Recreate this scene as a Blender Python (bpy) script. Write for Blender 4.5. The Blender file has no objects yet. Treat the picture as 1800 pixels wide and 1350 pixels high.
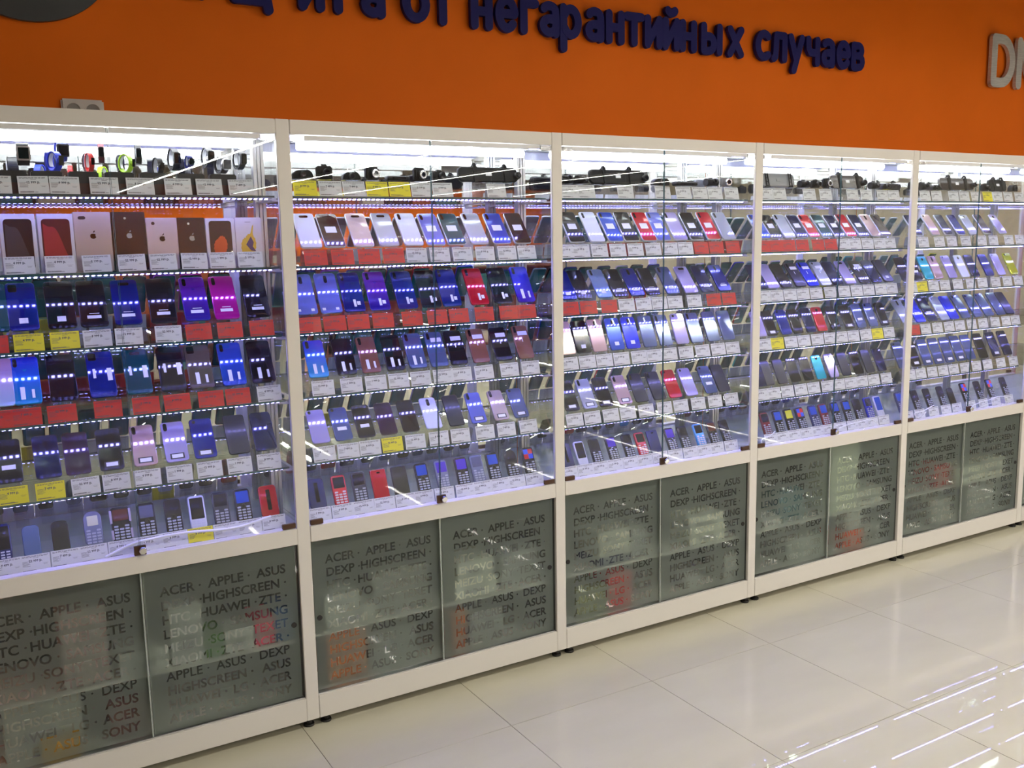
import bpy, bmesh, math, random
from mathutils import Vector, Matrix
random.seed(7)
scene = bpy.context.scene
COL = scene.collection
R = math.radians
# ---------------------------------------------------------------- camera
cam_d = bpy.data.cameras.new('camera'); cam = bpy.data.objects.new('camera', cam_d); COL.objects.link(cam)
YAW, PIT, ROL = .5323, -.1509, -.0184
fw = Vector((math.sin(YAW)*math.cos(PIT), math.cos(YAW)*math.cos(PIT), math.sin(PIT)))
r0 = Vector((math.cos(YAW), -math.sin(YAW), 0)); u0 = r0.cross(fw)
r1 = r0*math.cos(ROL)+u0*math.sin(ROL); u1 = -r0*math.sin(ROL)+u0*math.cos(ROL)
mw = Matrix((r1, u1, -fw)).transposed().to_4x4(); mw.translation = Vector((.0654, -2.8992, 1.6062))
cam.matrix_world = mw
cam_d.sensor_width = 36; cam_d.lens = 36*1658.27/1800; cam_d.clip_start = .05
scene.camera = cam
# ---------------------------------------------------------------- world, view, lights
w = bpy.data.worlds.new('world'); scene.world = w; w.use_nodes = True
w.node_tree.nodes['Background'].inputs[0].default_value = (.5, .45, .4, 1)
w.node_tree.nodes['Background'].inputs[1].default_value = .05
vs = scene.view_settings; vs.view_transform = 'Standard'; vs.look = 'None'; vs.gamma = 1; vs.use_curve_mapping = False
vs.exposure = 0
scene.cycles.transparent_max_bounces = 64; scene.cycles.max_bounces = 10
scene.cycles.sample_clamp_indirect = 30; scene.cycles.sample_clamp_direct = 0
LAMP_E, TUBE_E, LED_E = 84.0, 17.0, 74.0
def area(name, loc, rot, sx, sy, e, col):
    d = bpy.data.lights.new(name, 'AREA'); d.shape = 'RECTANGLE'; d.size = sx; d.size_y = sy; d.energy = e; d.color = col
    o = bpy.data.objects.new(name, d); COL.objects.link(o); o.location = loc; o.rotation_euler = rot; return o
# ---------------------------------------------------------------- helpers
def tagit(o, label=None, cat=None, group=None, kind=None):
    if label: o['label'] = label
    if cat: o['category'] = cat
    if group: o['group'] = group
    if kind: o['kind'] = kind
    return o
def obj(name, me, mat=None, parent=None, loc=(0, 0, 0), rot=(0, 0, 0)):
    if isinstance(me, bmesh.types.BMesh):
        m = bpy.data.meshes.new(name); me.to_mesh(m); me.free(); me = m
    if mat is not None and not me.materials: me.materials.append(mat)
    o = bpy.data.objects.new(name, me); COL.objects.link(o)
    o.location = loc; o.rotation_euler = rot
    if parent: o.parent = parent
    if mat is not None and me.materials[0] != mat:
        o.material_slots[0].link = 'OBJECT'; o.material_slots[0].material = mat
    return o
def empty(name, label, cat, loc=(0, 0, 0), rot=(0, 0, 0), group=None):
    o = bpy.data.objects.new(name, None); COL.objects.link(o); o.location = loc; o.rotation_euler = rot
    o.empty_display_size = .02
    return tagit(o, label, cat, group)
def box(bm, x0, x1, y0, y1, z0, z1):
    v = [bm.verts.new((x, y, z)) for x in (x0, x1) for y in (y0, y1) for z in (z0, z1)]
    for f in ((0,1,3,2),(4,6,7,5),(0,4,5,1),(2,3,7,6),(0,2,6,4),(1,5,7,3)): bm.faces.new([v[i] for i in f])
    return v
def boxm(*a, bev=0):
    bm = bmesh.new(); box(bm, *a)
    if bev: bmesh.ops.bevel(bm, geom=bm.edges[:], offset=bev, segments=2, affect='EDGES', clamp_overlap=True)
    return bm
def cyl(bm, p, q, r, n=12, r2=None):
    p = Vector(p); q = Vector(q); d = (q-p).normalized()
    a = d.orthogonal().normalized(); b = d.cross(a); r2 = r if r2 is None else r2
    A = [bm.verts.new(p+(a*math.cos(t)+b*math.sin(t))*r) for t in [2*math.pi*i/n for i in range(n)]]
    B = [bm.verts.new(q+(a*math.cos(t)+b*math.sin(t))*r2) for t in [2*math.pi*i/n for i in range(n)]]
    for i in range(n):
        f = bm.faces.new((A[i], A[(i+1)%n], B[(i+1)%n], B[i])); f.smooth = True
    bm.faces.new(A[::-1]); bm.faces.new(B)
def outline(w, l, rc, n=4, rb=None):
    """rounded rectangle, x centred, y 0..l"""
    P = []; rb = rc if rb is None else rb
    for cx, cy, a0, r in ((w/2-rc, l-rc, 0, rc), (-w/2+rc, l-rc, 90, rc), (-w/2+rb, rb, 180, rb), (w/2-rb, rb, 270, rb)):
        for i in range(n+1):
            t = R(a0+90*i/n); P.append((cx+r*math.cos(t), cy+r*math.sin(t)))
    return P
def prism(bm, P, z0, z1, bev=0):
    """extruded outline with a small chamfer on top and bottom"""
    cx = sum(p[0] for p in P)/len(P); cy = sum(p[1] for p in P)/len(P)
    W = max(p[0] for p in P)-cx or 1; H = max(p[1] for p in P)-cy or 1
    L = ((z0, 1), (z0+bev, 0), (z1-bev, 0), (z1, 1)) if bev else ((z0, 0), (z1, 0))
    rings = [[bm.verts.new((cx+(x-cx)*(1-s*bev/W), cy+(y-cy)*(1-s*bev/H), z)) for x, y in P] for z, s in L]
    n = len(P)
    for a, b in zip(rings, rings[1:]):
        for i in range(n):
            f = bm.faces.new((a[i], a[(i+1)%n], b[(i+1)%n], b[i])); f.smooth = True
    bm.faces.new(rings[0][::-1]); bm.faces.new(rings[-1])
_cache = {}
def cached(key, fn, name):
    if key not in _cache:
        bm = fn(); m = bpy.data.meshes.new(name); bm.to_mesh(m); bm.free(); _cache[key] = m
    return _cache[key]
# ---------------------------------------------------------------- materials
MATS = {}
def mat(name, col=(.8,.8,.8), rough=.5, metal=0, coat=0, emit=None, es=1, spec=.5):
    if name in MATS: return MATS[name]
    m = bpy.data.materials.new(name); m.use_nodes = True; b = m.node_tree.nodes['Principled BSDF']
    b.inputs['Base Color'].default_value = (*col, 1); b.inputs['Roughness'].default_value = rough
    b.inputs['Metallic'].default_value = metal; b.inputs['Coat Weight'].default_value = coat
    b.inputs['Coat Roughness'].default_value = .02; b.inputs['Specular IOR Level'].default_value = spec
    if emit: b.inputs['Emission Color'].default_value = (*emit, 1); b.inputs['Emission Strength'].default_value = es
    MATS[name] = m; return m
def nd(nt, t, **k):
    n = nt.nodes.new(t)
    for a, b in k.items(): setattr(n, a, b)
    return n
def grained(m, scale, c0, c1, bump=0, stretch=(1, 1, 1), rough=None):
    nt = m.node_tree; b = nt.nodes['Principled BSDF']
    tc = nd(nt, 'ShaderNodeTexCoord'); mp = nd(nt, 'ShaderNodeMapping'); mp.inputs['Scale'].default_value = stretch
    no = nd(nt, 'ShaderNodeTexNoise'); no.inputs['Scale'].default_value = scale; no.inputs['Detail'].default_value = 4
    cr = nd(nt, 'ShaderNodeValToRGB'); cr.color_ramp.elements[0].color = (*c0, 1); cr.color_ramp.elements[1].color = (*c1, 1)
    cr.color_ramp.elements[0].position = .3; cr.color_ramp.elements[1].position = .7
    L = nt.links.new
    L(tc.outputs['Object'], mp.inputs[0]); L(mp.outputs[0], no.inputs['Vector']); L(no.outputs[0], cr.inputs[0]); L(cr.outputs[0], b.inputs['Base Color'])
    if bump:
        bp = nd(nt, 'ShaderNodeBump'); bp.inputs['Strength'].default_value = bump; bp.inputs['Distance'].default_value = .002
        L(no.outputs[0], bp.inputs['Height']); L(bp.outputs[0], b.inputs['Normal'])
    return m
def glass(name, tint=(1, 1, 1), f0=.04, rough=0, haze=0, hazecol=(1, 1, 1)):
    """thin clear sheet: straight-through light plus a Schlick reflection, optional surface haze"""
    m = bpy.data.materials.new(name); m.use_nodes = True; nt = m.node_tree; nt.nodes.clear(); L = nt.links.new
    out = nd(nt, 'ShaderNodeOutputMaterial'); tr = nd(nt, 'ShaderNodeBsdfTransparent'); gl = nd(nt, 'ShaderNodeBsdfGlossy')
    tr.inputs[0].default_value = (*tint, 1); gl.inputs['Roughness'].default_value = rough
    ge = nd(nt, 'ShaderNodeNewGeometry'); dt = nd(nt, 'ShaderNodeVectorMath', operation='DOT_PRODUCT')
    L(ge.outputs['Incoming'], dt.inputs[0]); L(ge.outputs['Normal'], dt.inputs[1])
    ab = nd(nt, 'ShaderNodeMath', operation='ABSOLUTE'); L(dt.outputs['Value'], ab.inputs[0])
    su = nd(nt, 'ShaderNodeMath', operation='SUBTRACT', use_clamp=True); su.inputs[0].default_value = 1; L(ab.outputs[0], su.inputs[1])
    pw = nd(nt, 'ShaderNodeMath', operation='POWER'); L(su.outputs[0], pw.inputs[0]); pw.inputs[1].default_value = 5
    ma = nd(nt, 'ShaderNodeMath', operation='MULTIPLY_ADD', use_clamp=True); L(pw.outputs[0], ma.inputs[0]); ma.inputs[1].default_value = 1-f0; ma.inputs[2].default_value = f0
    mx = nd(nt, 'ShaderNodeMixShader'); L(ma.outputs[0], mx.inputs[0]); L(tr.outputs[0], mx.inputs[1]); L(gl.outputs[0], mx.inputs[2])
    if haze:
        df = nd(nt, 'ShaderNodeBsdfDiffuse'); df.inputs[0].default_value = (*hazecol, 1)
        m2 = nd(nt, 'ShaderNodeMixShader'); m2.inputs[0].default_value = haze
        L(mx.outputs[0], m2.inputs[1]); L(df.outputs[0], m2.inputs[2]); L(m2.outputs[0], out.inputs[0])
    else: L(mx.outputs[0], out.inputs[0])
    return m
M_FRAME = mat('frame_white_lacquer', (.78,.74,.68), .32)
M_DOOR = glass('door_glass', (.985,.995,.99), .045)
M_SHELF = glass('shelf_glass', (.95,.985,.97), .05)
M_EDGE = mat('glass_edge_green', (.05,.11,.12), .15, coat=1)
M_ACR = glass('clear_acrylic', (.985,.985,.99), .05, 0, .012, (.8,.8,.85))
M_ACR_E = mat('acrylic_edge', (.62,.64,.68), .2)
M_MIRROR = mat('mirror', (.86,.88,.87), 0, 1)
M_ALU = mat('aluminium_profile', (.62,.62,.64), .3, 1)
M_DARK = mat('dark_rubber', (.02,.018,.016), .6)
M_BRONZE = mat('dark_brown_metal', (.10,.055,.035), .3, .6)
M_CHROME = mat('chrome', (.85,.85,.86), .08, 1)
M_TUBE = mat('tube_lit', (.9,.9,.9), .4, emit=(.93,.95,1), es=TUBE_E)
M_LED = mat('led_lit', (.9,.9,.9), .4, emit=(.27,.25,1), es=LED_E)
M_TAPE = mat('led_tape', (.22,.25,.32), .4)
M_LAMP = mat('lamp_lit', (.9,.9,.9), .4, emit=(1,.95,.86), es=LAMP_E)
M_LAMPB = mat('lamp_body', (.8,.8,.8), .4)
M_BOXW = mat('storage_back', (.10,.11,.10), .6)
M_PANE_EDGE = mat('pane_edge', (.42,.46,.42), .25)
M_SFLOOR = mat('showcase_floor_grey', (.30,.34,.34), .25)
M_WALL = grained(mat('orange_wall_panel', (.8,.2,.02), .6, spec=.12), 3, (.88,.175,.008), (.94,.19,.010))
M_CEIL = mat('ceiling_dark', (.05,.045,.04), .8)
M_TILE = grained(mat('polished_floor_tile', (.5,.48,.42), .012, spec=.34), 1.6, (.60,.565,.435), (.66,.625,.485), stretch=(1, 3, 1))
M_GROUT = mat('grout', (.13,.11,.09), .8)
M_NAVY = mat('navy_letter', (.008,.007,.12), .55, spec=.25)
M_STEEL = grained(mat('brushed_steel', (.7,.7,.7), .4, .3), 40, (.50,.49,.48), (.74,.73,.71), stretch=(.3, 1, 12))
M_BLACK = mat('black_plastic', (.012,.012,.013), .35)
M_GLOSSB = mat('black_glass', (.006,.006,.008), .05, coat=1)
M_STICK = mat('white_sticker', (.75,.76,.80), .5)
M_PRINT = mat('print_ink', (.09,.09,.11), .7)
M_KEY = mat('grey_keys', (.30,.32,.36), .3)
M_TAGS = {'w': mat('paper_white', (.70,.71,.74), .55), 'y': mat('paper_yellow', (.80,.72,.03), .55), 'r': mat('paper_red', (.62,.035,.03), .5)}
# frosted film: scatters light from both sides, blurs what stands behind
fm = bpy.data.materials.new('frosted_film'); fm.use_nodes = True; nt = fm.node_tree; nt.nodes.clear(); L = nt.links.new
o_ = nd(nt, 'ShaderNodeOutputMaterial'); d_ = nd(nt, 'ShaderNodeBsdfDiffuse'); t_ = nd(nt, 'ShaderNodeBsdfTranslucent'); rf = nd(nt, 'ShaderNodeBsdfRefraction')
tp = nd(nt, 'ShaderNodeBsdfTransparent')
d_.inputs[0].default_value = (.28,.315,.285,1); t_.inputs[0].default_value = (.5,.55,.5,1); tp.inputs[0].default_value = (.9,.95,.92,1)
rf.inputs['Color'].default_value = (.9,.97,.93,1); rf.inputs['Roughness'].default_value = .55; rf.inputs['IOR'].default_value = 1.16
m1 = nd(nt, 'ShaderNodeMixShader'); m1.inputs[0].default_value = .35; L(d_.outputs[0], m1.inputs[1]); L(t_.outputs[0], m1.inputs[2])
m2 = nd(nt, 'ShaderNodeMixShader'); m2.inputs[0].default_value = .12; L(rf.outputs[0], m2.inputs[1]); L(tp.outputs[0], m2.inputs[2])
m3 = nd(nt, 'ShaderNodeMixShader'); m3.inputs[0].default_value = .5; L(m1.outputs[0], m3.inputs[1]); L(m2.outputs[0], m3.inputs[2]); L(m3.outputs[0], o_.inputs[0])
M_FILM = fm
# ---------------------------------------------------------------- room
XL, XR, YF, YB, ZC = -4.0, 18.0, -24.6, .42, 3.30
def struct(name, bm, m): return tagit(obj(name, bm, m), kind='structure')
struct('wall_back', boxm(XL-.1, XR+.1, YB, YB+.1, 0, ZC), M_WALL)
struct('wall_front', boxm(XL-.1, XR+.1, YF-.1, YF, 0, ZC), M_WALL)
struct('baseboard_front', boxm(XL+.01, XR-.01, YF+.001, YF+.04, 0, 1.25), mat('front_dado', (.07,.05,.05), .6))
struct('wall_left', boxm(XL-.1, XL, YF, YB, 0, ZC), mat('side_wall', (.45,.40,.34), .6))
struct('wall_right', boxm(XR, XR+.1, YF, YB, 0, ZC), MATS['side_wall'])
struct('ceiling', boxm(XL-.1, XR+.1, YF-.1, YB+.1, ZC, ZC+.1), M_CEIL)
fl = struct('floor', boxm(XL-.1, XR+.1, YF-.1, YB+.1, -.1, -.003), M_GROUT)
tw, tl = .5988, .6345
tm = bpy.data.meshes.new('tile'); b_ = boxm(.0008, tw-.0008, .0008, tl-.0008, -.004, 0, bev=.0006); b_.to_mesh(tm); b_.free()
far = bmesh.new()
for i in range(-9, 30):
    for j in range(-39, 2):
        x, y = .945+i*tw, -.344+j*tl
        if x < XL or x+tw > XR or y < YF or y+tl > YB+.2: continue
        if -6 <= i < 13 and j >= -8: obj('tile', tm, M_TILE, fl, (x, y, random.uniform(-.0001, .0001)))
        else: box(far, x+.0008, x+tw-.0008, y+.0008, y+tl-.0008, -.004, 0)
tagit(obj('far_tiles', far, M_TILE, fl), kind='stuff')
# long lines of ceiling lamps running away from the cabinets (mirrored in the door glass)
SKIRT = .001
def luminaire(x, y, ln, label, grp, rz=90):
    e = empty('ceiling_lamp', label, 'lamp', (x, y, 3.0), (0, 0, R(rz)), grp)
    obj('housing', boxm(-ln/2, ln/2, -.035, .035, .012, .05, bev=.004), M_LAMPB, e)
    obj('diffuser', boxm(-ln/2+.01, ln/2-.01, -.03, .03, 0, .0118), M_LAMP, e)
    for s in (-1, 1):
        obj('side_skirt', boxm(-ln/2, ln/2, s*.0375-.002, s*.0375+.002, -SKIRT, .05), M_DARK if SKIRT > .005 else M_LAMPB, e)
        bm = bmesh.new(); cyl(bm, (s*ln*.35, 0, .05), (s*ln*.35, 0, ZC-3.001), .003, 6); obj('suspension_wire', bm, M_LAMPB, e)
ORD4 = ['first', 'second', 'third', 'fourth', 'fifth', 'sixth', 'seventh', 'eighth', 'ninth', 'tenth', 'eleventh', 'twelfth', 'last']
NTH = ['nearest', 'second', 'third', 'fourth', 'fifth', 'sixth', 'seventh']
for a_, x in enumerate((3.95, 6.9, 9.85, 12.9, 15.8)):
    for b_, y in enumerate((-6.3, -9.4, -12.5, -15.6, -18.7, -21.8)):
        luminaire(x, y, 3.06, f'linear ceiling lamp, {NTH[b_].replace("nearest", "first")} from the cabinets in the {("first","second","third","fourth","fifth")[a_]} line from left', 'lines of ceiling lamps across the store')
for b_, y in enumerate((-1.9, -4.6)):  # unseen lamp rows added near the cabinets as ambient fill
    for a_ in range(4):
        SKIRT = .0055 if a_ in (1, 2) else .0115  # opaque side skirts added to cut lamp light off the upper wall
        luminaire((1.3, 2.9, 4.5, 6.1)[a_]-.25*b_, y, 1.55, f'added linear fill lamp parallel to the cabinets, {ORD4[a_]} from left in the {ORD4[b_]} row', 'added fill lamps parallel to the cabinets', 0)
# plain store shelving in the middle of the shop (seen only in mirrors)
M_RACK = mat('rack_dark_red', (.16,.035,.03), .5); M_GOODS = [mat('goods_%s' % n, c, .5) for n, c in (('dark', (.03,.03,.035)), ('rust', (.35,.08,.02)), ('cream', (.5,.45,.38)), ('teal', (.02,.14,.16)))]
def rack(x, y, n, label):
    e = empty('store_rack', label, 'shelving', (x, y, 0), (0, 0, 0), 'racks in the middle of the shop')
    obj('back_board', boxm(-1.8, 1.8, -.02, .02, 0, 1.5), M_RACK, e)
    for s in (-1, 1): obj('side_board', boxm(s*1.8-.02, s*1.8+.02, -.35, .35, 0, 1.5), M_RACK, e)
    for i in range(4): obj('shelf', boxm(-1.78, 1.78, -.34, .34, .15+i*.36, .17+i*.36), M_RACK, e)
    rnd = random.Random(n)
    for i in range(4):
        xx = -1.7; q_ = 0
        while xx < 1.25:
            w_ = rnd.uniform(.2, .45); h_ = rnd.uniform(.15, .30)
            g = obj('goods_carton', boxm(0, w_, 0, .25, 0, h_, bev=.004), M_GOODS[rnd.randrange(4)], None, (x+xx, y+.06, .1705+i*.36))
            q_ += 1; tagit(g, '%s plain carton, %s from left on %s board of the %s rack' % (g.material_slots[0].material.name.split('_')[1], ORD4[q_-1], ORD4[i], ('near', 'right', 'far')[n]), 'carton', 'cartons on the shop racks'); xx += w_+.05
rack(1.2, -7.5, 0, 'dark red store rack standing in the middle of the shop, nearest one'); rack(6.0, -8.5, 1, 'dark red store rack to the right in the shop'); rack(3.5, -13, 2, 'dark red store rack furthest back in the shop')
# ---------------------------------------------------------------- text helpers
def text_curve(txt, size, res=3, name='text'):
    d = bpy.data.curves.new(name, 'FONT'); d.body = txt; d.size = size; d.resolution_u = res; d.fill_mode = 'BOTH'
    o = bpy.data.objects.new(name, d); COL.objects.link(o); bpy.context.view_layer.update()
    return o
def text_mesh(txt, size, res=2, xoff=0, yoff=0, center=True, offset=0):
    o = text_curve(txt, size, res); o.data.offset = offset
    if center: o.data.align_x = 'CENTER'
    bpy.context.view_layer.update()
    dg = bpy.context.evaluated_depsgraph_get()
    m = bpy.data.meshes.new_from_object(o.evaluated_get(dg)); d = o.data
    bpy.data.objects.remove(o); bpy.data.curves.remove(d)
    for v in m.vertices: v.co.x += xoff; v.co.y += yoff
    return m
def text_splines(txt, size):
    o = text_curve(txt, size)
    bpy.ops.object.select_all(action='DESELECT'); o.select_set(True); bpy.context.view_layer.objects.active = o
    bpy.ops.object.convert(target='CURVE'); o = bpy.context.view_layer.objects.active
    out = [[(p.co.copy(), p.handle_left.copy(), p.handle_right.copy()) for p in s.bezier_points] for s in o.data.splines if s.type == 'BEZIER']
    d = o.data; bpy.data.objects.remove(o); bpy.data.curves.remove(d)
    return out
# frosted film with the letters left clear (words as on the photographed panes)
LINES = [('ACER ·', 'APPLE ·', 'ASUS'), ('DEXP ·', 'HIGHSCREEN ·'), ('HTC ·', 'HUAWEI ·', 'ZTE ·'), ('LENOVO ·', 'SAMSUNG'),
         ('MEIZU ·', 'SONY ·', 'TEXET'), ('XIAOMI ·', 'ZTE ·', 'ACER ·'), ('APPLE ·', 'ASUS ·', 'DEXP'), ('HIGHSCREEN ·', 'ASUS'),
         ('HUAWEI ·', 'LG ·', 'ACER'), ('APPLE ·', 'ASUS ·', 'SONY')]
LW0, LW1, LH0, LH1 = .006, .950, .113, .640       # lower window opening, local x and z
def film_strip(w_, h_, base, W, gap, x0, off):
    cu = bpy.data.curves.new('film', 'CURVE'); cu.dimensions = '2D'; cu.fill_mode = 'BOTH'; cu.resolution_u = 3; cu.offset = off
    sp = cu.splines.new('POLY'); sp.points.add(3); sp.use_cyclic_u = True
    for p, c in zip(sp.points, ((0, 0), (w_, 0), (w_, h_), (0, h_))): p.co = (*c, 0, 1)
    x = x0
    for s, ww in W:
        for q in s:
            ns = cu.splines.new('BEZIER'); ns.bezier_points.add(len(q)-1); ns.use_cyclic_u = True
            for bp, (c, hl, hr) in zip(ns.bezier_points, q):
                bp.handle_left_type = bp.handle_right_type = 'FREE'
                o_ = Vector((x, base, 0)); bp.co = c+o_; bp.handle_left = hl+o_; bp.handle_right = hr+o_
        x += ww+gap
    o = bpy.data.objects.new('film', cu); COL.objects.link(o); bpy.context.view_layer.update()
    m = bpy.data.meshes.new_from_object(o.evaluated_get(bpy.context.evaluated_depsgraph_get()))
    bpy.data.objects.remove(o)
    for v in m.vertices:                       # square the outer border again after the offset
        if abs(v.co.x) < .003: v.co.x = 0
        if abs(v.co.x-w_) < .003: v.co.x = w_
        if abs(v.co.y) < .003: v.co.y = 0
        if abs(v.co.y-h_) < .003: v.co.y = h_
    return m, sum(p.area for p in m.polygons)/(w_*h_)
def film_mesh(w_, h_):
    """frosted sheet with the brand words left clear, one strip per line of words"""
    words = {}; bm = bmesh.new(); PIT = .0458; top = h_-.046
    for li, line in enumerate(LINES):
        W = []
        for wd in line:
            if wd not in words:
                s = text_splines(wd, .041); words[wd] = (s, max(p[0].x for q in s for p in q))
            W.append(words[wd])
        x0, x1 = .045, w_-.035
        gap = (x1-x0-sum(q[1] for q in W))/max(1, len(W)-1); gap = min(gap, .045 if len(W) == 3 else .07)
        for off in (-.0010, -.0008, -.0006, -.0004, -.0002, 0):
            m, fr = film_strip(w_, PIT, .0085, W, gap, x0, off)
            if fr > .70: break
        m.transform(Matrix.Translation((0, top-(li+1)*PIT, 0))); bm.from_mesh(m)
    for y0, y1 in ((top, h_), (0, top-10*PIT)):
        if y1 > y0: bm.faces.new([bm.verts.new(c) for c in ((0, y0, 0), (w_, y0, 0), (w_, y1, 0), (0, y1, 0))])
    m = bpy.data.meshes.new('frosted_film'); bm.to_mesh(m); bm.free()
    m.materials.clear(); m.transform(Matrix.Rotation(R(90), 4, 'X'))
    return m
PANE_W = (LW1-LW0)/2+.008
FILM = film_mesh(PANE_W-.012, LH1-LH0-.006)
# ---------------------------------------------------------------- display cabinets
SZ = [1.757, 1.538, 1.324, 1.115, .895]          # top faces of the five glass shelves
ZB, ZT = .690, 1.985                             # showcase floor, cabinet top
YM = .35                                         # mirror plane
PW = .044
ORD = ['first', 'second', 'third', 'fourth', 'fifth', 'sixth', 'seventh', 'eighth', 'ninth', 'tenth', 'eleventh', 'twelfth']
CABL = ['leftmost white display cabinet, with boxed phones on its second shelf', 'second white display cabinet from left, with red tags along two shelves',
        'third white display cabinet from left, in the middle of the row', 'fourth white display cabinet from left, with six red tags on second shelf',
        'fifth white display cabinet from left, cut off by right edge of the photo', 'sixth white display cabinet, standing empty beyond the right edge']
def led_mesh():
    bm = bmesh.new()
    n = 56
    for i in range(n):
        x = .022+i*(.925/n); box(bm, x-.0040, x+.0040, -.0040, .0040, -.0018, -.0012)
    return bm
def strip_on(parent, y, z, tilt=0):
    s = obj('led_strip', cached('tape', lambda: boxm(.012, .948, -.005, .005, -.0012, 0), 'led_strip'), M_TAPE, parent, (0, y, z), (R(tilt), 0, 0))
    l = obj('led', cached('leds', led_mesh, 'led'), M_LED, s); l['kind'] = 'stuff'
def upright_mesh():
    bm = bmesh.new()
    for a in ((-.018,-.008),(-.004,.004),(.008,.018)): box(bm, a[0], a[1], -.012, .012, 0, ZT-ZB-.04)
    box(bm, -.0175, .0175, -.004, .004, 0.001, ZT-ZB-.041)
    return bm
def cabinet(k):
    c = empty('display_cabinet', CABL[k], 'cabinet', (k, 0, 0), group='white display cabinets in one row')
    P = lambda name, bm, m, **kw: obj(name, bm, m, c, **kw)
    # frame
    P('post', boxm(.956, 1-.0012, 0, .014, .03, ZT, bev=.0015), M_FRAME)
    if k == 0: P('post', boxm(-.044, 0-.0012, 0, .014, .03, ZT, bev=.0015), M_FRAME)
    P('top_rail', boxm(.0003, .9557, 0, .04, 1.941, ZT-.0005, bev=.0015), M_FRAME)
    P('middle_rail', boxm(.0003, .9557, 0, .04, .643, .697, bev=.0015), M_FRAME)
    P('bottom_rail', boxm(.0003, .9557, 0, .04, .030, .110, bev=.0015), M_FRAME)
    P('top_panel', boxm(.001, .998, .0405, YB-.004, 1.969, ZT-.001), M_FRAME)
    P('showcase_floor', boxm(.001, .998, .0405, YM+.004, .672, ZB), M_SFLOOR)
    P('bottom_panel', boxm(.001, .998, .0405, YB-.004, .088, .106), M_FRAME)
    P('storage_back', boxm(.001, .998, YM+.006, YB-.004, .1065, .6715), M_BOXW)
    P('storage_shelf', boxm(.004, .955, .055, YM+.005, .292, .304), M_FRAME)
    P('storage_side', boxm(.957, .975, .0145, YM+.005, .1065, .6715), M_BOXW)
    P('mirror_back', boxm(.001, .998, YM, YM+.0035, ZB+.0005, 1.9685), M_MIRROR)
    P('side_glass', boxm(.982, .987, .016, YM-.002, ZB+.001, 1.9685), M_DOOR)
    # shelves with led strips
    for i, z in enumerate(SZ):
        s = P('shelf', boxm(.006, .954, .042, YM-.004, z-.006, z), M_SHELF)
        s2 = obj('front_edge', boxm(.006, .954, .0405, .0418, z-.006, z), M_EDGE, s)
        strip_on(c, .052, z-(.0062 if i > 1 else .0085), 0 if i > 1 else -16)
        for xx in (.95,):
            bm = bmesh.new(); box(bm, xx-.016, xx+.012, .048, .066, z-.014, z-.0065); box(bm, xx-.002, xx+.03, .05, .30, z-.016, z-.012)
            P('shelf_bracket', bm, M_ALU)
    P('upright', cached('upr', upright_mesh, 'upright'), M_ALU, loc=(.962, .235, ZB+.001))
    # lamp under the top panel
    l = P('tube_lamp', boxm(.055, .935, .112, .178, 1.9350, 1.9685, bev=.003), M_LAMPB)
    bm = bmesh.new(); cyl(bm, (.068, .145, 1.9205), (.922, .145, 1.9205), .013, 16); obj('tube', bm, M_TUBE, l)
    strip_on(c, .30, 1.9685)
    # doors
    for s in (0, 1):
        x0, x1 = (.003, .4765) if s == 0 else (.4795, .953)
        d = P('glass_door', boxm(x0, x1, .006, .010, .699, 1.9395), M_DOOR)
        obj('door_edge', boxm(x1-.0006 if s == 0 else x0-.0003, x1+.0003 if s == 0 else x0+.0006, .0058, .0102, .699, 1.9395), M_EDGE, d)
        obj('door_edge', boxm(x0+.045 if s == 0 else x0+.004, x1-.004 if s == 0 else x1-.045, .0056, .0104, 1.926, 1.9392), M_LAMPB, d)
        for z in (.699, 1.921):
            hx = x0 if s == 0 else x1-.043
            obj('hinge', boxm(hx, hx+.043, .002, .0135, z, z+.017, bev=.0015), M_BRONZE if z < 1 else M_CHROME, d)
    lk = P('lock', boxm(.460, .494, -.004, .0055, .700, .728, bev=.001), M_BRONZE)
    bm = bmesh.new(); cyl(bm, (.483, -.004, .715), (.483, -.012, .715), .008, 16); cyl(bm, (.483, -.012, .715), (.483, -.018, .715), .012, 16, .009)
    obj('lock_knob', bm, M_CHROME, lk)
    # frosted sliding panes
    for s in (0, 1):
        x0 = LW0-.004 if s == 0 else LW1-PANE_W+.004
        y = .026 if s == 0 else .014
        g = P('sliding_pane', boxm(x0, x0+PANE_W, y, y+.004, LH0-.001, LH1+.001), M_DOOR)
        f = obj('frosted_film', FILM, M_FILM, g, (x0+.006, y-.0006, LH0+.003))
        ex = x0+PANE_W if s == 0 else x0
        obj('pane_edge', boxm(ex-.0022, ex+.0022, y-.0012, y+.0045, LH0, LH1), M_PANE_EDGE, g)
        hx = x0+.022 if s == 0 else x0+PANE_W-.022
        bm = bmesh.new(); cyl(bm, (hx, y-.0012, .37), (hx, y-.004, .37), .009, 16)
        obj('finger_pull', bm, M_DARK, g)
    P('pane_track', boxm(.004, .952, .010, .036, .1105, .1125), M_ALU)
    for x in (.03, .97):
        bm = bmesh.new(); cyl(bm, (x, .03, 0), (x, .03, .0295), .012, 12); cyl(bm, (x, .03, 0), (x, .03, .008), .018, 12); P('foot', bm, M_DARK)
    P('plinth', boxm(.01, .99, .12, .13, .0, .0875), M_DARK)
    return c
for k in range(6): cabinet(k)
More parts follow.
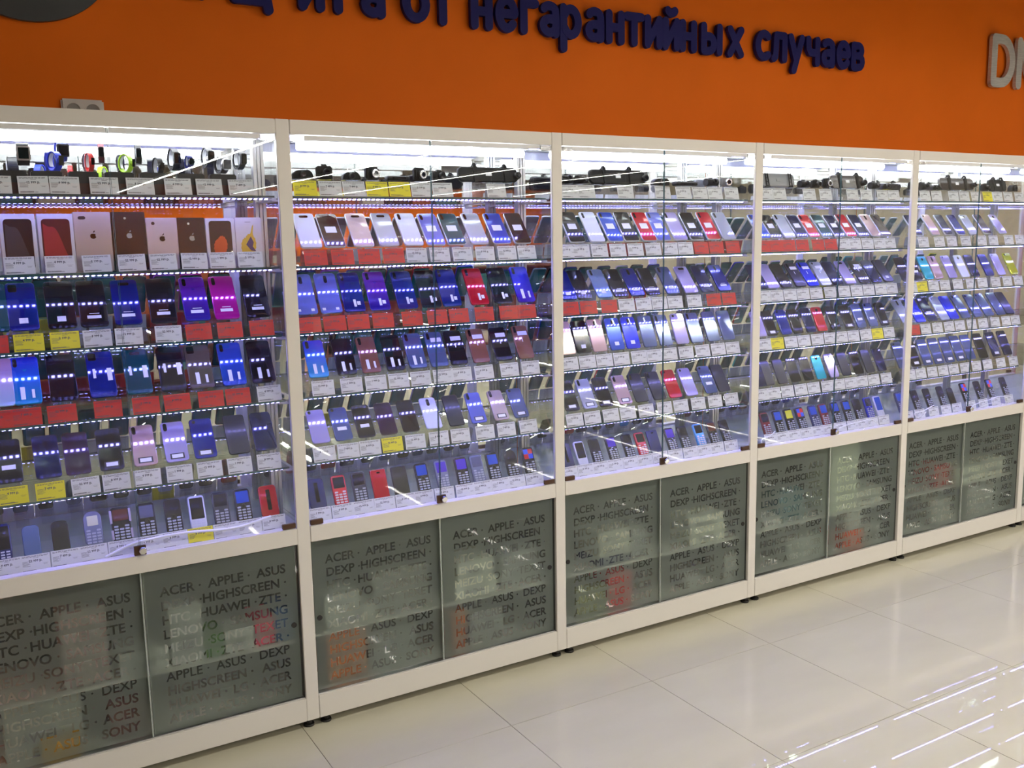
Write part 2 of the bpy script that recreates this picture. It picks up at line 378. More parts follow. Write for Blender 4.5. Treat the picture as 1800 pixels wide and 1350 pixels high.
# ---------------------------------------------------------------- products: positions measured along each shelf (metres from the cabinet's left edge)
PX={
 (0, 2):[0.158, 0.233, 0.33, 0.415, 0.508, 0.608, 0.707, 0.796, 0.894],
 (0, 3):[0.155, 0.223, 0.318, 0.424, 0.524, 0.622, 0.707, 0.806, 0.899],
 (0, 4):[0.159, 0.259, 0.338, 0.43, 0.525, 0.618, 0.703, 0.808, 0.893],
 (0, 5):[0.122, 0.198, 0.275, 0.364, 0.443, 0.517, 0.595, 0.667, 0.741, 0.811, 0.895],
 (1, 1):[0.077, 0.158, 0.258, 0.349, 0.44, 0.524, 0.604, 0.696, 0.787, 0.874],
 (1, 2):[0.051, 0.135, 0.217, 0.308, 0.41, 0.5, 0.58, 0.691, 0.789, 0.887],
 (1, 3):[0.081, 0.18, 0.267, 0.357, 0.441, 0.524, 0.602, 0.692, 0.788, 0.883],
 (1, 4):[0.078, 0.158, 0.24, 0.322, 0.406, 0.495, 0.586, 0.677, 0.773, 0.858],
 (1, 5):[0.058, 0.139, 0.211, 0.286, 0.364, 0.45, 0.528, 0.609, 0.674, 0.741, 0.82, 0.897],
 (2, 1):[0.115, 0.209, 0.296, 0.373, 0.461, 0.534, 0.623, 0.71, 0.8, 0.887],
 (2, 2):[0.078, 0.148, 0.244, 0.323, 0.404, 0.484, 0.586, 0.683, 0.772, 0.867],
 (2, 3):[0.07, 0.144, 0.219, 0.304, 0.383, 0.469, 0.551, 0.638, 0.717, 0.808, 0.893],
 (2, 4):[0.088, 0.172, 0.251, 0.345, 0.428, 0.52, 0.603, 0.692, 0.801, 0.873],
 (2, 5):[0.068, 0.137, 0.21, 0.291, 0.371, 0.439, 0.505, 0.595, 0.667, 0.752, 0.827, 0.899],
 (3, 1):[0.09, 0.161, 0.243, 0.322, 0.397, 0.48, 0.561, 0.64, 0.725, 0.807, 0.879],
 (3, 2):[0.084, 0.152, 0.231, 0.321, 0.4, 0.483, 0.561, 0.648, 0.744, 0.827, 0.912],
 (3, 3):[0.084, 0.152, 0.238, 0.312, 0.395, 0.468, 0.558, 0.652, 0.734, 0.818, 0.898],
 (3, 4):[0.091, 0.14, 0.223, 0.307, 0.39, 0.471, 0.557, 0.642, 0.727, 0.807, 0.892],
 (3, 5):[0.14, 0.22, 0.291, 0.364, 0.449, 0.517, 0.597, 0.675, 0.751, 0.827, 0.897],
 (4, 1):[0.114, 0.247, 0.347, 0.449, 0.55, 0.666, 0.797],
 (4, 2):[-0.001, 0.129, 0.216, 0.292, 0.402, 0.503, 0.588, 0.708, 0.812, 0.922],
 (4, 3):[0.064, 0.167, 0.258, 0.356, 0.432, 0.528, 0.632, 0.725, 0.827, 0.905],
 (4, 4):[0.049, 0.149, 0.24, 0.327, 0.415, 0.505, 0.59, 0.696, 0.81, 0.907],
 (4, 5):[0.059, 0.182, 0.279, 0.385, 0.462, 0.578, 0.697, 0.799, 0.923],
}
TX={
 (0, 0):([0.194, 0.286, 0.364, 0.467, 0.564, 0.67, 0.76, 0.856],[0, 0, 0, 0, 0, 0, 0, 0]),
 (0, 1):([0.233, 0.335, 0.431, 0.525, 0.613, 0.702, 0.785, 0.87],[0, 0, 0, 0, 0, 0, 0, 0]),
 (0, 2):([0.149, 0.238, 0.33, 0.416, 0.501, 0.612, 0.701, 0.795, 0.894],[2, 1, 1, 0, 0, 0, 2, 2, 2]),
 (0, 3):([0.142, 0.215, 0.306, 0.428, 0.534, 0.624, 0.724, 0.807, 0.906],[2, 2, 2, 2, 2, 2, 2, 2, 0]),
 (0, 4):([0.162, 0.257, 0.351, 0.435, 0.522, 0.615, 0.706, 0.799, 0.892],[1, 1, 0, 0, 0, 0, 0, 0, 0]),
 (0, 5):([0.129, 0.201, 0.28, 0.356, 0.434, 0.51, 0.587, 0.664, 0.743, 0.818, 0.896],[0, 0, 0, 0, 0, 0, 0, 1, 0, 0, 0]),
 (1, 0):([0.057, 0.141, 0.221, 0.301, 0.382, 0.462, 0.542, 0.754],[1, 0, 0, 1, 1, 0, 0, 0]),
 (1, 1):([0.081, 0.172, 0.264, 0.352, 0.437, 0.524, 0.613, 0.702, 0.793, 0.876],[2, 2, 2, 2, 0, 0, 0, 0, 0, 0]),
 (1, 2):([0.049, 0.135, 0.217, 0.305, 0.412, 0.508, 0.592, 0.694, 0.795, 0.872],[2, 2, 2, 2, 2, 2, 2, 2, 2, 2]),
 (1, 3):([0.084, 0.183, 0.27, 0.354, 0.437, 0.523, 0.598, 0.688, 0.794, 0.885],[0, 0, 0, 0, 0, 0, 0, 0, 0, 0]),
 (1, 4):([0.078, 0.161, 0.24, 0.322, 0.408, 0.5, 0.585, 0.686, 0.776, 0.871],[0, 0, 0, 1, 0, 0, 0, 0, 0, 0]),
 (1, 5):([0.052, 0.132, 0.208, 0.284, 0.364, 0.434, 0.515, 0.598, 0.67, 0.746, 0.814, 0.894],[0, 0, 0, 0, 0, 0, 0, 0, 0, 0, 0, 0]),
 (2, 0):([0.067, 0.141, 0.324, 0.508, 0.614, 0.701, 0.782, 0.872],[0, 0, 0, 0, 0, 0, 0, 0]),
 (2, 1):([0.053, 0.116, 0.201, 0.288, 0.373, 0.461, 0.548, 0.627, 0.711, 0.793, 0.884],[0, 0, 0, 0, 0, 0, 0, 0, 2, 2, 2]),
 (2, 2):([0.065, 0.149, 0.245, 0.33, 0.415, 0.495, 0.576, 0.677, 0.783, 0.868],[2, 2, 2, 0, 0, 0, 0, 0, 2, 2]),
 (2, 3):([0.06, 0.142, 0.223, 0.305, 0.393, 0.47, 0.549, 0.636, 0.725, 0.812, 0.894],[0, 0, 0, 0, 0, 0, 0, 0, 0, 0, 0]),
 (2, 4):([0.081, 0.164, 0.253, 0.337, 0.429, 0.524, 0.611, 0.704, 0.798, 0.892],[0, 0, 0, 0, 0, 0, 0, 0, 0, 0]),
 (2, 5):([0.053, 0.13, 0.202, 0.273, 0.352, 0.423, 0.502, 0.582, 0.664, 0.741, 0.812, 0.892],[0, 0, 0, 0, 0, 0, 0, 0, 0, 0, 0, 0]),
 (3, 0):([0.071, 0.147, 0.33, 0.432, 0.607, 0.701, 0.812, 0.892],[0, 0, 0, 0, 0, 0, 0, 0]),
 (3, 1):([0.062, 0.135, 0.213, 0.296, 0.394, 0.477, 0.562, 0.637, 0.721, 0.803, 0.879],[2, 2, 2, 2, 2, 2, 0, 0, 0, 0, 0]),
 (3, 2):([0.072, 0.146, 0.228, 0.308, 0.393, 0.483, 0.576, 0.66, 0.741, 0.828, 0.908],[0, 0, 0, 0, 0, 0, 0, 0, 0, 0, 0]),
 (3, 3):([0.082, 0.156, 0.242, 0.323, 0.41, 0.49, 0.569, 0.649, 0.735, 0.814, 0.899],[0, 1, 0, 0, 0, 0, 0, 0, 0, 1, 0]),
 (3, 4):([0.069, 0.144, 0.227, 0.312, 0.395, 0.483, 0.562, 0.642, 0.721, 0.804, 0.893],[0, 0, 0, 0, 0, 0, 0, 0, 0, 0, 0]),
 (3, 5):([0.13, 0.204, 0.278, 0.354, 0.431, 0.503, 0.582, 0.664, 0.732, 0.804, 0.886],[0, 0, 0, 0, 0, 0, 0, 0, 0, 0, 0]),
 (4, 0):([0.12, 0.208, 0.338, 0.424, 0.518, 0.614, 0.7, 0.787, 0.883],[0, 0, 0, 0, 0, 1, 0, 0, 0]),
 (4, 1):([0.124, 0.246, 0.343, 0.454, 0.586, 0.684, 0.816, 0.912],[0, 0, 0, 0, 0, 0, 0, 0]),
 (4, 2):([0.058, 0.129, 0.218, 0.307, 0.409, 0.515, 0.612, 0.724, 0.825, 0.922],[0, 1, 0, 0, 0, 0, 0, 0, 0, 0]),
 (4, 3):([0.089, 0.173, 0.264, 0.356, 0.444, 0.54, 0.635, 0.739, 0.835, 0.919],[2, 0, 0, 0, 0, 0, 0, 0, 0, 0]),
 (4, 4):([0.071, 0.152, 0.24, 0.327, 0.412, 0.505, 0.6, 0.696, 0.811, 0.922],[0, 0, 0, 0, 0, 0, 0, 0, 0, 0]),
 (4, 5):([0.067, 0.157, 0.266, 0.365, 0.454, 0.57, 0.676, 0.785, 0.901],[0, 0, 0, 0, 0, 0, 0, 0, 0]),
}

# colour key: (words, base colour, second colour for two-tone finishes)
C = {
'bk': ('black', (.010,.010,.012)), 'dk': ('dark slate', (.020,.023,.032)), 'nv': ('navy', (.012,.018,.075)), 'db': ('deep blue', (.010,.022,.22)),
'bl': ('bright blue', (.03,.09,.50)), 'sb': ('slate blue', (.10,.14,.27)), 'pw': ('periwinkle', (.16,.20,.62)), 'cy': ('cyan blue', (.01,.33,.62), (.03,.03,.75)),
'tq': ('turquoise', (.02,.50,.55)), 'te': ('dark teal', (.01,.085,.10)), 'wh': ('pearl white', (.66,.70,.76)), 'sv': ('silver', (.50,.53,.58)),
'li': ('lilac', (.48,.42,.66)), 'rg': ('rose gold', (.62,.42,.38)), 'ch': ('champagne', (.66,.52,.50)), 'br': ('copper brown', (.28,.12,.08)),
'rd': ('red', (.62,.015,.03)), 'mg': ('magenta', (.52,.01,.30)), 'vi': ('violet blue', (.07,.02,.50), (.02,.03,.65)), 'pu': ('dark plum', (.045,.018,.05)),
'yl': ('yellow', (.62,.68,.02)), 'gd': ('black and gold', (.10,.08,.05)), 'pk': ('pink and blue', (.45,.65,.85), (.75,.40,.62)), 'bv': ('blue violet', (.02,.02,.35), (.20,.02,.42)),
'gb': ('silver and blue', (.12,.22,.50), (.28,.36,.50)), 'vb': ('vivid blue', (.01,.03,.70)),
}
def two_tone(m, a, b):
    nt = m.node_tree; bs = nt.nodes['Principled BSDF']; tc = nd(nt, 'ShaderNodeTexCoord'); sx = nd(nt, 'ShaderNodeSeparateXYZ')
    cr = nd(nt, 'ShaderNodeValToRGB'); cr.color_ramp.elements[0].color = (*a, 1); cr.color_ramp.elements[1].color = (*b, 1)
    nt.links.new(tc.outputs['Generated'], sx.inputs[0]); nt.links.new(sx.outputs['Y'], cr.inputs[0]); nt.links.new(cr.outputs[0], bs.inputs['Base Color'])
def phone_mat(c):
    nm = 'phone_'+C[c][0].replace(' ', '_')
    if nm in MATS: return MATS[nm]
    matte = c in ('dk',)
    m = mat(nm, C[c][1], .28 if matte else .10, .35 if c not in ('bk', 'dk', 'wh', 'gd') else 0, coat=.15 if matte else 1, spec=.3 if matte else .5)
    if len(C[c]) > 2: two_tone(m, C[c][1], C[c][2])
    return m
def ph_body(L, W):
    bm = bmesh.new(); prism(bm, outline(W, L, .0095), -.0085, 0, .0016); return bm
def cam_mesh(kind, L, W):
    bm = bmesh.new()
    def pill(cx, cy, w_, h_, z=.0008, r=None):
        P = [(x+cx, y+cy-h_/2) for x, y in outline(w_, h_, r or min(w_, h_)/2*.98, 4)]
        prism(bm, P, -.0005, z, .0003)
    if kind == 'v': pill(-W*.31, L*.875, .011, .026)
    elif kind == 'c': pill(0, L*.84, .012, .027)
    elif kind == 'r': pill(0, L*.86, .015, .015)
    elif kind == 'h': pill(0, L*.90, .030, .010)
    elif kind == 'o': pill(-W*.30, L*.92, .011, .011)
    elif kind == 'q': pill(-W*.26, L*.88, .022, .024, r=.005)
    if kind in ('v', 'q', 'c'):
        cx = {'v': -W*.31, 'q': -W*.26, 'c': 0}[kind]; cy = {'v': .875, 'q': .88, 'c': .84}[kind]*L
        for s in (-1, 1): cyl(bm, (cx, cy+s*.0062, .0008), (cx, cy+s*.0062, .0014), .0036, 10)
    return bm
def sticker_mesh(kind, L, W):
    bm = bmesh.new()
    def q(x0, x1, y0, y1): box(bm, x0*W, x1*W, y0*L, y1*L, .0002, .0006)
    if kind == 's': q(-.25, .27, .42, .60)
    elif kind == 'w': q(-.24, .26, .17, .235); q(-.15, .2, .27, .283)
    elif kind == 'z': q(-.26, .26, .30, .40)
    elif kind == 'b': q(-.24, .24, .09, .18)
    elif kind == 'n': q(-.22, -.06, .10, .36); q(.17, .27, .12, .30)
    elif kind == 'm': q(-.02, .10, .12, .30); q(.14, .30, .16, .25)
    elif kind == 'd': q(-.42, -.27, .07, .13); q(.20, .35, .07, .13)
    elif kind == 'u': q(-.2, .4, .70, .82); q(-.02, .02, .5, .62)
    elif kind == 't': q(-.3, -.2, .42, .62); q(.22, .40, .35, .62)
    elif kind == 'x': q(-.16, .14, .14, .25)
    return bm
def border_mesh(L, W):
    bm = bmesh.new(); box(bm, -.31*W, .31*W, .065*L, .205*L, .0001, .0004); return bm
M_TEAL = mat('front_film_teal', (.01,.10,.12), .12, coat=.6)
M_FRONT = mat('front_glass_dark', (.01,.011,.013), .07, coat=1)
def front_mesh(L, W):
    bm = bmesh.new(); prism(bm, [(x, y+.0035) for x, y in outline(W-.006, L-.007, .007)], -.0089, -.00845); return bm
M_SIDE = mat('phone_side_silver', (.72,.73,.76), .2, .6)
def panel_mesh(L, W):
    bm = bmesh.new(); prism(bm, [(x, y+.0014) for x, y in outline(W-.0036, L-.0028, .0085)], -.0003, .0003, .0001); return bm
def smartphone(name_parent, L, W, col, cam_k, stk, rim):
    e = name_parent; teal = True
    obj('body', cached(('ph', L, W), lambda: ph_body(L, W), 'body'), M_SIDE if rim else phone_mat(col), e)
    if rim: obj('back_panel', cached(('bp', L, W), lambda: panel_mesh(L, W), 'back_panel'), phone_mat(col), e)
    obj('front_screen', cached(('fr', L, W), lambda: front_mesh(L, W), 'front_screen'), M_TEAL if teal else M_FRONT, e)
    if cam_k: obj('camera', cached(('cm', cam_k, L, W), lambda: cam_mesh(cam_k, L, W), 'camera'), M_GLOSSB, e)
    if cam_k in ('r', 'v', 'q'):
        def fps():
            bm = bmesh.new(); cyl(bm, (0, L*.73, -.0003), (0, L*.73, .0005), .0055, 14); return bm
        if stk not in ('s',) : obj('fingerprint_sensor', cached(('fp', L), fps, 'fingerprint_sensor'), phone_mat(col), e)
    if stk == 'b': obj('sticker_frame', cached(('bd', L, W), lambda: border_mesh(L, W), 'sticker_frame'), M_BLACK, e)
    if stk: obj('sticker', cached(('st', stk, L, W), lambda: sticker_mesh(stk, L, W), 'sticker'), M_STICK, e)
# stands -------------------------------------------------
def ribbon(path, w_, t):
    bm = bmesh.new(); n = len(path); up = []; dn = []
    for i, (y, z) in enumerate(path):
        a = Vector(path[max(0, i-1)]); b = Vector(path[min(n-1, i+1)]); d = (b-a).normalized(); nn = Vector((-d.y, d.x))*t/2
        up.append((y+nn.x, z+nn.y)); dn.append((y-nn.x, z-nn.y))
    V = lambda p, x: bm.verts.new((x, p[0], p[1]))
    A = [V(p, -w_/2) for p in up]; B = [V(p, w_/2) for p in up]; Cc = [V(p, -w_/2) for p in dn]; D = [V(p, w_/2) for p in dn]
    for i in range(n-1):
        bm.faces.new((A[i], B[i], B[i+1], A[i+1])); bm.faces.new((Cc[i], Cc[i+1], D[i+1], D[i]))
        bm.faces.new((A[i], A[i+1], Cc[i+1], Cc[i])); bm.faces.new((B[i], D[i], D[i+1], B[i+1]))
    bm.faces.new((A[0], Cc[0], D[0], B[0])); bm.faces.new((A[-1], B[-1], D[-1], Cc[-1]))
    for f in bm.faces: f.material_index = 0
    return bm
def stand_mesh(tilt, h0, lean, wd):
    """local: y 0 = tag line, z 0 = shelf"""
    t = R(tilt); dy, dz = math.cos(t), math.sin(t); oy, oz = .0150*math.sin(t), -.0150*math.cos(t)
    y0, z0 = .023+oy, h0+oz
    tl_ = lean*.8
    path = [(.002, .0012), (.002+.047*math.cos(R(76)), .047*math.sin(R(76))), (y0-.004, z0-.004) if h0 > .05 else (y0-.002, z0-.006), (y0, z0-.001), (y0+dy*tl_, z0+dz*tl_), (y0+dy*tl_+.012, z0+dz*tl_-.012), (y0+dy*tl_*.9+.035, .0012)]
    return ribbon(path, wd, .0018)
PRICES = ['12 999 р.', '8 999 р.', '9 999 р.', '4 999 р.', '2 199 р.', '1 999 р.', '22 999 р.', '7 499 р.']
TGW, TGH = .0765, .0495
def print_mesh(v):
    rnd = random.Random(v); bm = bmesh.new()
    def q(x0, x1, y0, y1): box(bm, x0, x1, y0, y1, .0003, .00042)
    for r_ in (.0452, .0428): 
        x = -.034
        while x < .031: l = rnd.uniform(.004, .011); q(x, min(x+l, .034), r_, r_+.0011); x += l+.0016
    x = -.02
    q(-.006, .008, .0395, .0404)
    for i in range(6): q(-.034, -.034+rnd.uniform(.012, .022), .031-i*.0026, .0318-i*.0026)
    q(.018, .033, .0225, .0228); q(.020, .030, .0195, .0203)
    x = -.034
    while x < .0: l = rnd.uniform(.001, .003); q(x, x+l, .0035, .0066); x += l+.0006
    q(.002, .010, .0038, .005)
    m = bpy.data.meshes.new('print'); bm.to_mesh(m); bm.free()
    t = text_mesh(PRICES[v], .0088, 1, 0, .0290, offset=.0004)
    bm = bmesh.new(); bm.from_mesh(m)
    t.transform(Matrix.Translation((0, 0, .0004))); bm.from_mesh(t); bm.to_mesh(m); bm.free()
    m.materials.clear(); return m
PRINTS = [print_mesh(i) for i in range(8)]
def tag_mesh():
    bm = bmesh.new(); vs_ = box(bm, -TGW/2, TGW/2, 0, TGH, -.0003, .0003); return bm
SH = ['top shelf', 'second shelf', 'third shelf', 'fourth shelf', 'fifth shelf', 'bottom shelf']
CN = ['first cabinet', 'second cabinet', 'third cabinet', 'fourth cabinet', 'fifth cabinet']
TCOL = {'w': 'white', 'y': 'yellow', 'r': 'red'}
shelf_z = SZ+[ZB]
def price_tags(k, r_):
    xs, cols = TX[(k, r_)]; cols = ['wyr'[q] for q in cols]; z = shelf_z[r_]; y0 = .045 if r_ != 5 else .043
    run = {}
    for c_ in cols: run[c_] = run.get(c_, 0)+1
    seen = {}
    for i, (x, c_) in enumerate(zip(xs, cols)):
        seen[c_] = seen.get(c_, 0)+1
        if run[c_] == 1: lab = f'only {TCOL[c_]} price tag on the {SH[r_]} of the {CN[k]}'
        else: lab = f'{TCOL[c_]} price tag, {ORD[seen[c_]-1]} {TCOL[c_]} one from left on {SH[r_]}, {CN[k]}'
        near = min([abs(x-q) for j, q in enumerate(xs) if j != i] or [1])
        rz = random.uniform(-.02, .02)
        e = obj('price_tag', cached('tag', tag_mesh, 'price_tag'), M_TAGS[c_], None, (k+x, y0+random.uniform(-.0004, .0004)-(.0012 if i % 2 and near < .08 else 0), z+(.0006 if r_ != 5 else .0006)), (R(76), rz, rz*.5))
        tagit(e, lab, 'price tag', f'price tags on the {SH[r_]} of the {CN[k]}')
        obj('print', PRINTS[random.randrange(8)], M_PRINT, e)
# per row: colour.camera.sticker
ROWS = {
(0,2):'te.q. db.q.x bk.q.x bk.q.w db.h.w bk.o.w bv.v.w mg.v.w bk.o.w',
(0,3):'pk.v. cy.v.n bk.q. db.q.t te.h.t bk.h.t gd.q.n bl.v.n bk.q.n',
(0,4):'bk.c.z nv.c. pu.o. bk.c.b rg.v.b li.v.b db.o.b dk.. nv.c.',
(1,1):'wh.h. bk.h.s ch.h. sv.h. wh.v. pw.v.s te.v.s sv.v. bl.v.s bk.v.s',
(1,2):'pw.c.d pw.c.d db.v.m bv.v.m db.v.m bk.v.m db.v.m rd.v.m bk.v.m vi.v.n',
(1,3):'cy.v.n bk.v.n br.v.n bk.v.n sb.v.n sb.v.u bk.v.u br.v.u bk.v.u br.v.u',
(1,4):'li.o. sb.o.z bk.c.z pu.o. bk.c. wh.c. dk.. pw.v.b ch.v.b sb.o.b',
(2,1):'bk.v.s wh.v. bl.v.s bk.v.s rd.v.s pw.v.s li.v. bk.v.s rd.v.s sv.v.',
(2,2):'db.v.x bk.c.x gb.v.x bk.c.w db.c.w bk.c.w sb.v.w li.h. nv.c.w db.c.w',
(2,3):'rg.v. bk.c.x rg.c. bl.c.x vb.c.x sb.. sb.v. li.o. sb.v. sb.. sb..',
(2,4):'bk.v.b sv.v.b bk.v.b rg.v.b dk.v. dk.v. rd.o. li.o. sb.o.z dk..',
(3,1):'bl.v. bk.v.s sv.v. nv.v.s rd.v.s te.v.s nv.v.s rd.v.s nv.c.s rg.c. gd.c.',
(3,2):'nv.o. li.o. bk.o.x dk.v.u vb.v.u sv.o.u nv.o. li.h. bk.v.u nv.o. dk.o.x',
(3,3):'li.o. bk.v.b db.o. bk.. nv.c. rd.r. bk.o.x bk.o.b sb..z sb.o.z bk..b',
(3,4):'nv.. dk.. dk.. bk.. bk.. tq.r. li.c. dk.. bk.. dk.. nv.r.',
(4,1):'nv.. rg.o. nv.. db.o. sv.r. pu.. li.r.',
(4,2):'bk.. bk..z tq.r. rg.c. li.o. wh.r. nv.o. db.. li.o. yl.o.',
(4,3):'sv.c. vb..z nv..z sv.o. vb..z sb.o. sb.o. sb.o. sb.o. dk..',
(4,4):'sb.o. bk..b sb..b sb..b sb..b sb..b sb.. bk.. nv.v.b nv..',
}
TL = {(0,2):(60,.150),(0,3):(60,.147),(0,4):(56,.135),(1,1):(51,.142),(1,2):(60,.147),(1,3):(60,.134),(1,4):(55,.123),(2,1):(53,.142),(2,2):(51,.136),
      (2,3):(66,.133),(2,4):(57,.128),(3,1):(50,.133),(3,2):(50,.133),(3,3):(62,.120),(3,4):(63,.116),(4,1):(53,.125),(4,2):(60,.127),(4,3):(53,.140),(4,4):(64,.138),
      (0,5):(66,.106),(1,5):(66,.104),(2,5):(62,.100),(3,5):(66,.104),(4,5):(65,.106)}
SW = {'s': 'with square white label', 'w': 'with low white label', 'z': 'with white label', 'b': 'with small boxed label', 'n': 'with two label strips', 'm': 'with small upright labels',
      'd': 'with two tiny labels', 'u': 'with upper label', 't': 'with two side labels', 'x': 'with tiny label', '': ''}
ACR = 'clear acrylic phone stands on the '
def place(k, r_, i, x, first_y=.068):
    tl_, L_ = TL[(k, r_)]
    h0 = .0585 if r_ != 5 else .040
    return (k+x, first_y, shelf_z[r_]+h0), (R(tl_+random.uniform(-.7, .7)), 0, random.uniform(-.015, .015)), L_
def stand(k, r_, x, wd=.05, i=0):
    tl_, L_ = TL[(k, r_)]; h0 = .0585 if r_ != 5 else .040
    s = obj('phone_stand', cached(('sd', tl_, r_ == 5, L_, wd), lambda: stand_mesh(tl_, h0, L_, wd), 'phone_stand'), M_ACR, None, (k+x, .045, shelf_z[r_]+.0002))
    tagit(s, f'clear acrylic stand, {ORD[i]} from left on {SH[r_]}, {CN[k]}', 'stand', ACR+SH[r_]+' of the '+CN[k])
for (k, r_), row in ROWS.items():
    for i, (x, code) in enumerate(zip(PX[(k, r_)], row.split())):
        x = min(max(x, .042), .925)
        c_, cm, st = code.split('.')
        loc, rot, L_ = place(k, r_, i, x)
        lab = ' '.join(f'{C[c_][0]} smartphone {SW[st]}, {ORD[i]} from left, {SH[r_]}, {CN[k]}'.replace(' ,', ',').split())
        e = empty('smartphone', lab, 'smartphone', loc, rot, f'smartphones on the {SH[r_]} of the {CN[k]}')
        smartphone(e, L_, round(L_/1.98, 4), c_, cm, st, r_ == 1)
        stand(k, r_, x, i=i)
# keypad phones on the bottom shelves ---------------------------
def kp_body(L, W, rc, rb):
    bm = bmesh.new(); prism(bm, outline(W, L, rc, 5, rb), -.012, 0, .0025); return bm
def kp_keys(L, W, dense=1):
    bm = bmesh.new(); kw = W*.23
    for r_ in range(5):
        for c_ in (-1, 0, 1):
            cx = c_*W*.285; cy = L*(.10+r_*.085)
            if r_ == 4:
                if c_ == 0: continue
            P = [(x+cx, y+cy-.0028) for x, y in outline(kw, .0056, .0018, 2)]
            prism(bm, P, 0, .0011, .0003)
    return bm
def kp_screen(L, W, y0=.56, y1=.93, m=.12):
    bm = bmesh.new(); P = [(x, y+L*y0) for x, y in outline(W*(1-2*m), L*(y1-y0), .002, 2)]; prism(bm, P, -.0004, .0006, .0002); return bm
def ring_mesh(L, W):
    bm = bmesh.new(); n = 16
    P = [(math.cos(2*math.pi*i/n), math.sin(2*math.pi*i/n)) for i in range(n)]
    R0, R1 = .0052, .0072; cy = L*.475
    A = [bm.verts.new((x*R0, y*R0+cy, .0016)) for x, y in P]; B = [bm.verts.new((x*R1, y*R1+cy, .0016)) for x, y in P]; D = [bm.verts.new((x*R1*1.05, y*R1*1.05+cy, 0)) for x, y in P]
    for i in range(n): j = (i+1) % n; bm.faces.new((A[i], B[i], B[j], A[j])); bm.faces.new((B[i], D[i], D[j], B[j]))
    return bm
SCR = {'b': ('blue', (.01,.06,.34)), 'p': ('purple', (.08,.04,.36)), 'k': ('dark', (.01,.01,.015)), 'g': ('grey', (.10,.11,.15)), 'y': ('yellow', (.5,.5,.02)), 'm': ('tiled', None), 'o': ('pale', (.55,.55,.35)), 'r': ('reddish', (.10,.03,.02))}
def scr_mat(s):
    nm = 'screen_'+SCR[s][0]
    if nm in MATS: return MATS[nm]
    m = mat(nm, SCR[s][1] or (.5, .1, .1), .12, coat=1)
    if s == 'm':
        nt = m.node_tree; b = nt.nodes['Principled BSDF']; tc = nd(nt, 'ShaderNodeTexCoord'); ck = nd(nt, 'ShaderNodeTexChecker'); ck.inputs['Scale'].default_value = 2
        ck.inputs['Color1'].default_value = (.55,.03,.03,1); ck.inputs['Color2'].default_value = (.03,.08,.55,1)
        nt.links.new(tc.outputs['Generated'], ck.inputs['Vector']); nt.links.new(ck.outputs[0], b.inputs['Base Color'])
    return m
C2 = {'bk': C['bk'][1], 'rd': (.55,.02,.03), 'wh': (.6,.62,.68), 'bl': (.08,.35,.68), 'nv': (.012,.018,.09), 'sv': (.16,.18,.24), 'dr': (.16,.015,.02), 'db': (.01,.02,.35), 'sb': (.08,.13,.22), 'dk': (.03,.034,.045)}
CW2 = {'bk': 'black', 'rd': 'red', 'wh': 'white', 'bl': 'light blue', 'nv': 'navy', 'sv': 'silver', 'dr': 'dark red', 'db': 'deep blue', 'sb': 'blue grey', 'dk': 'dark grey'}
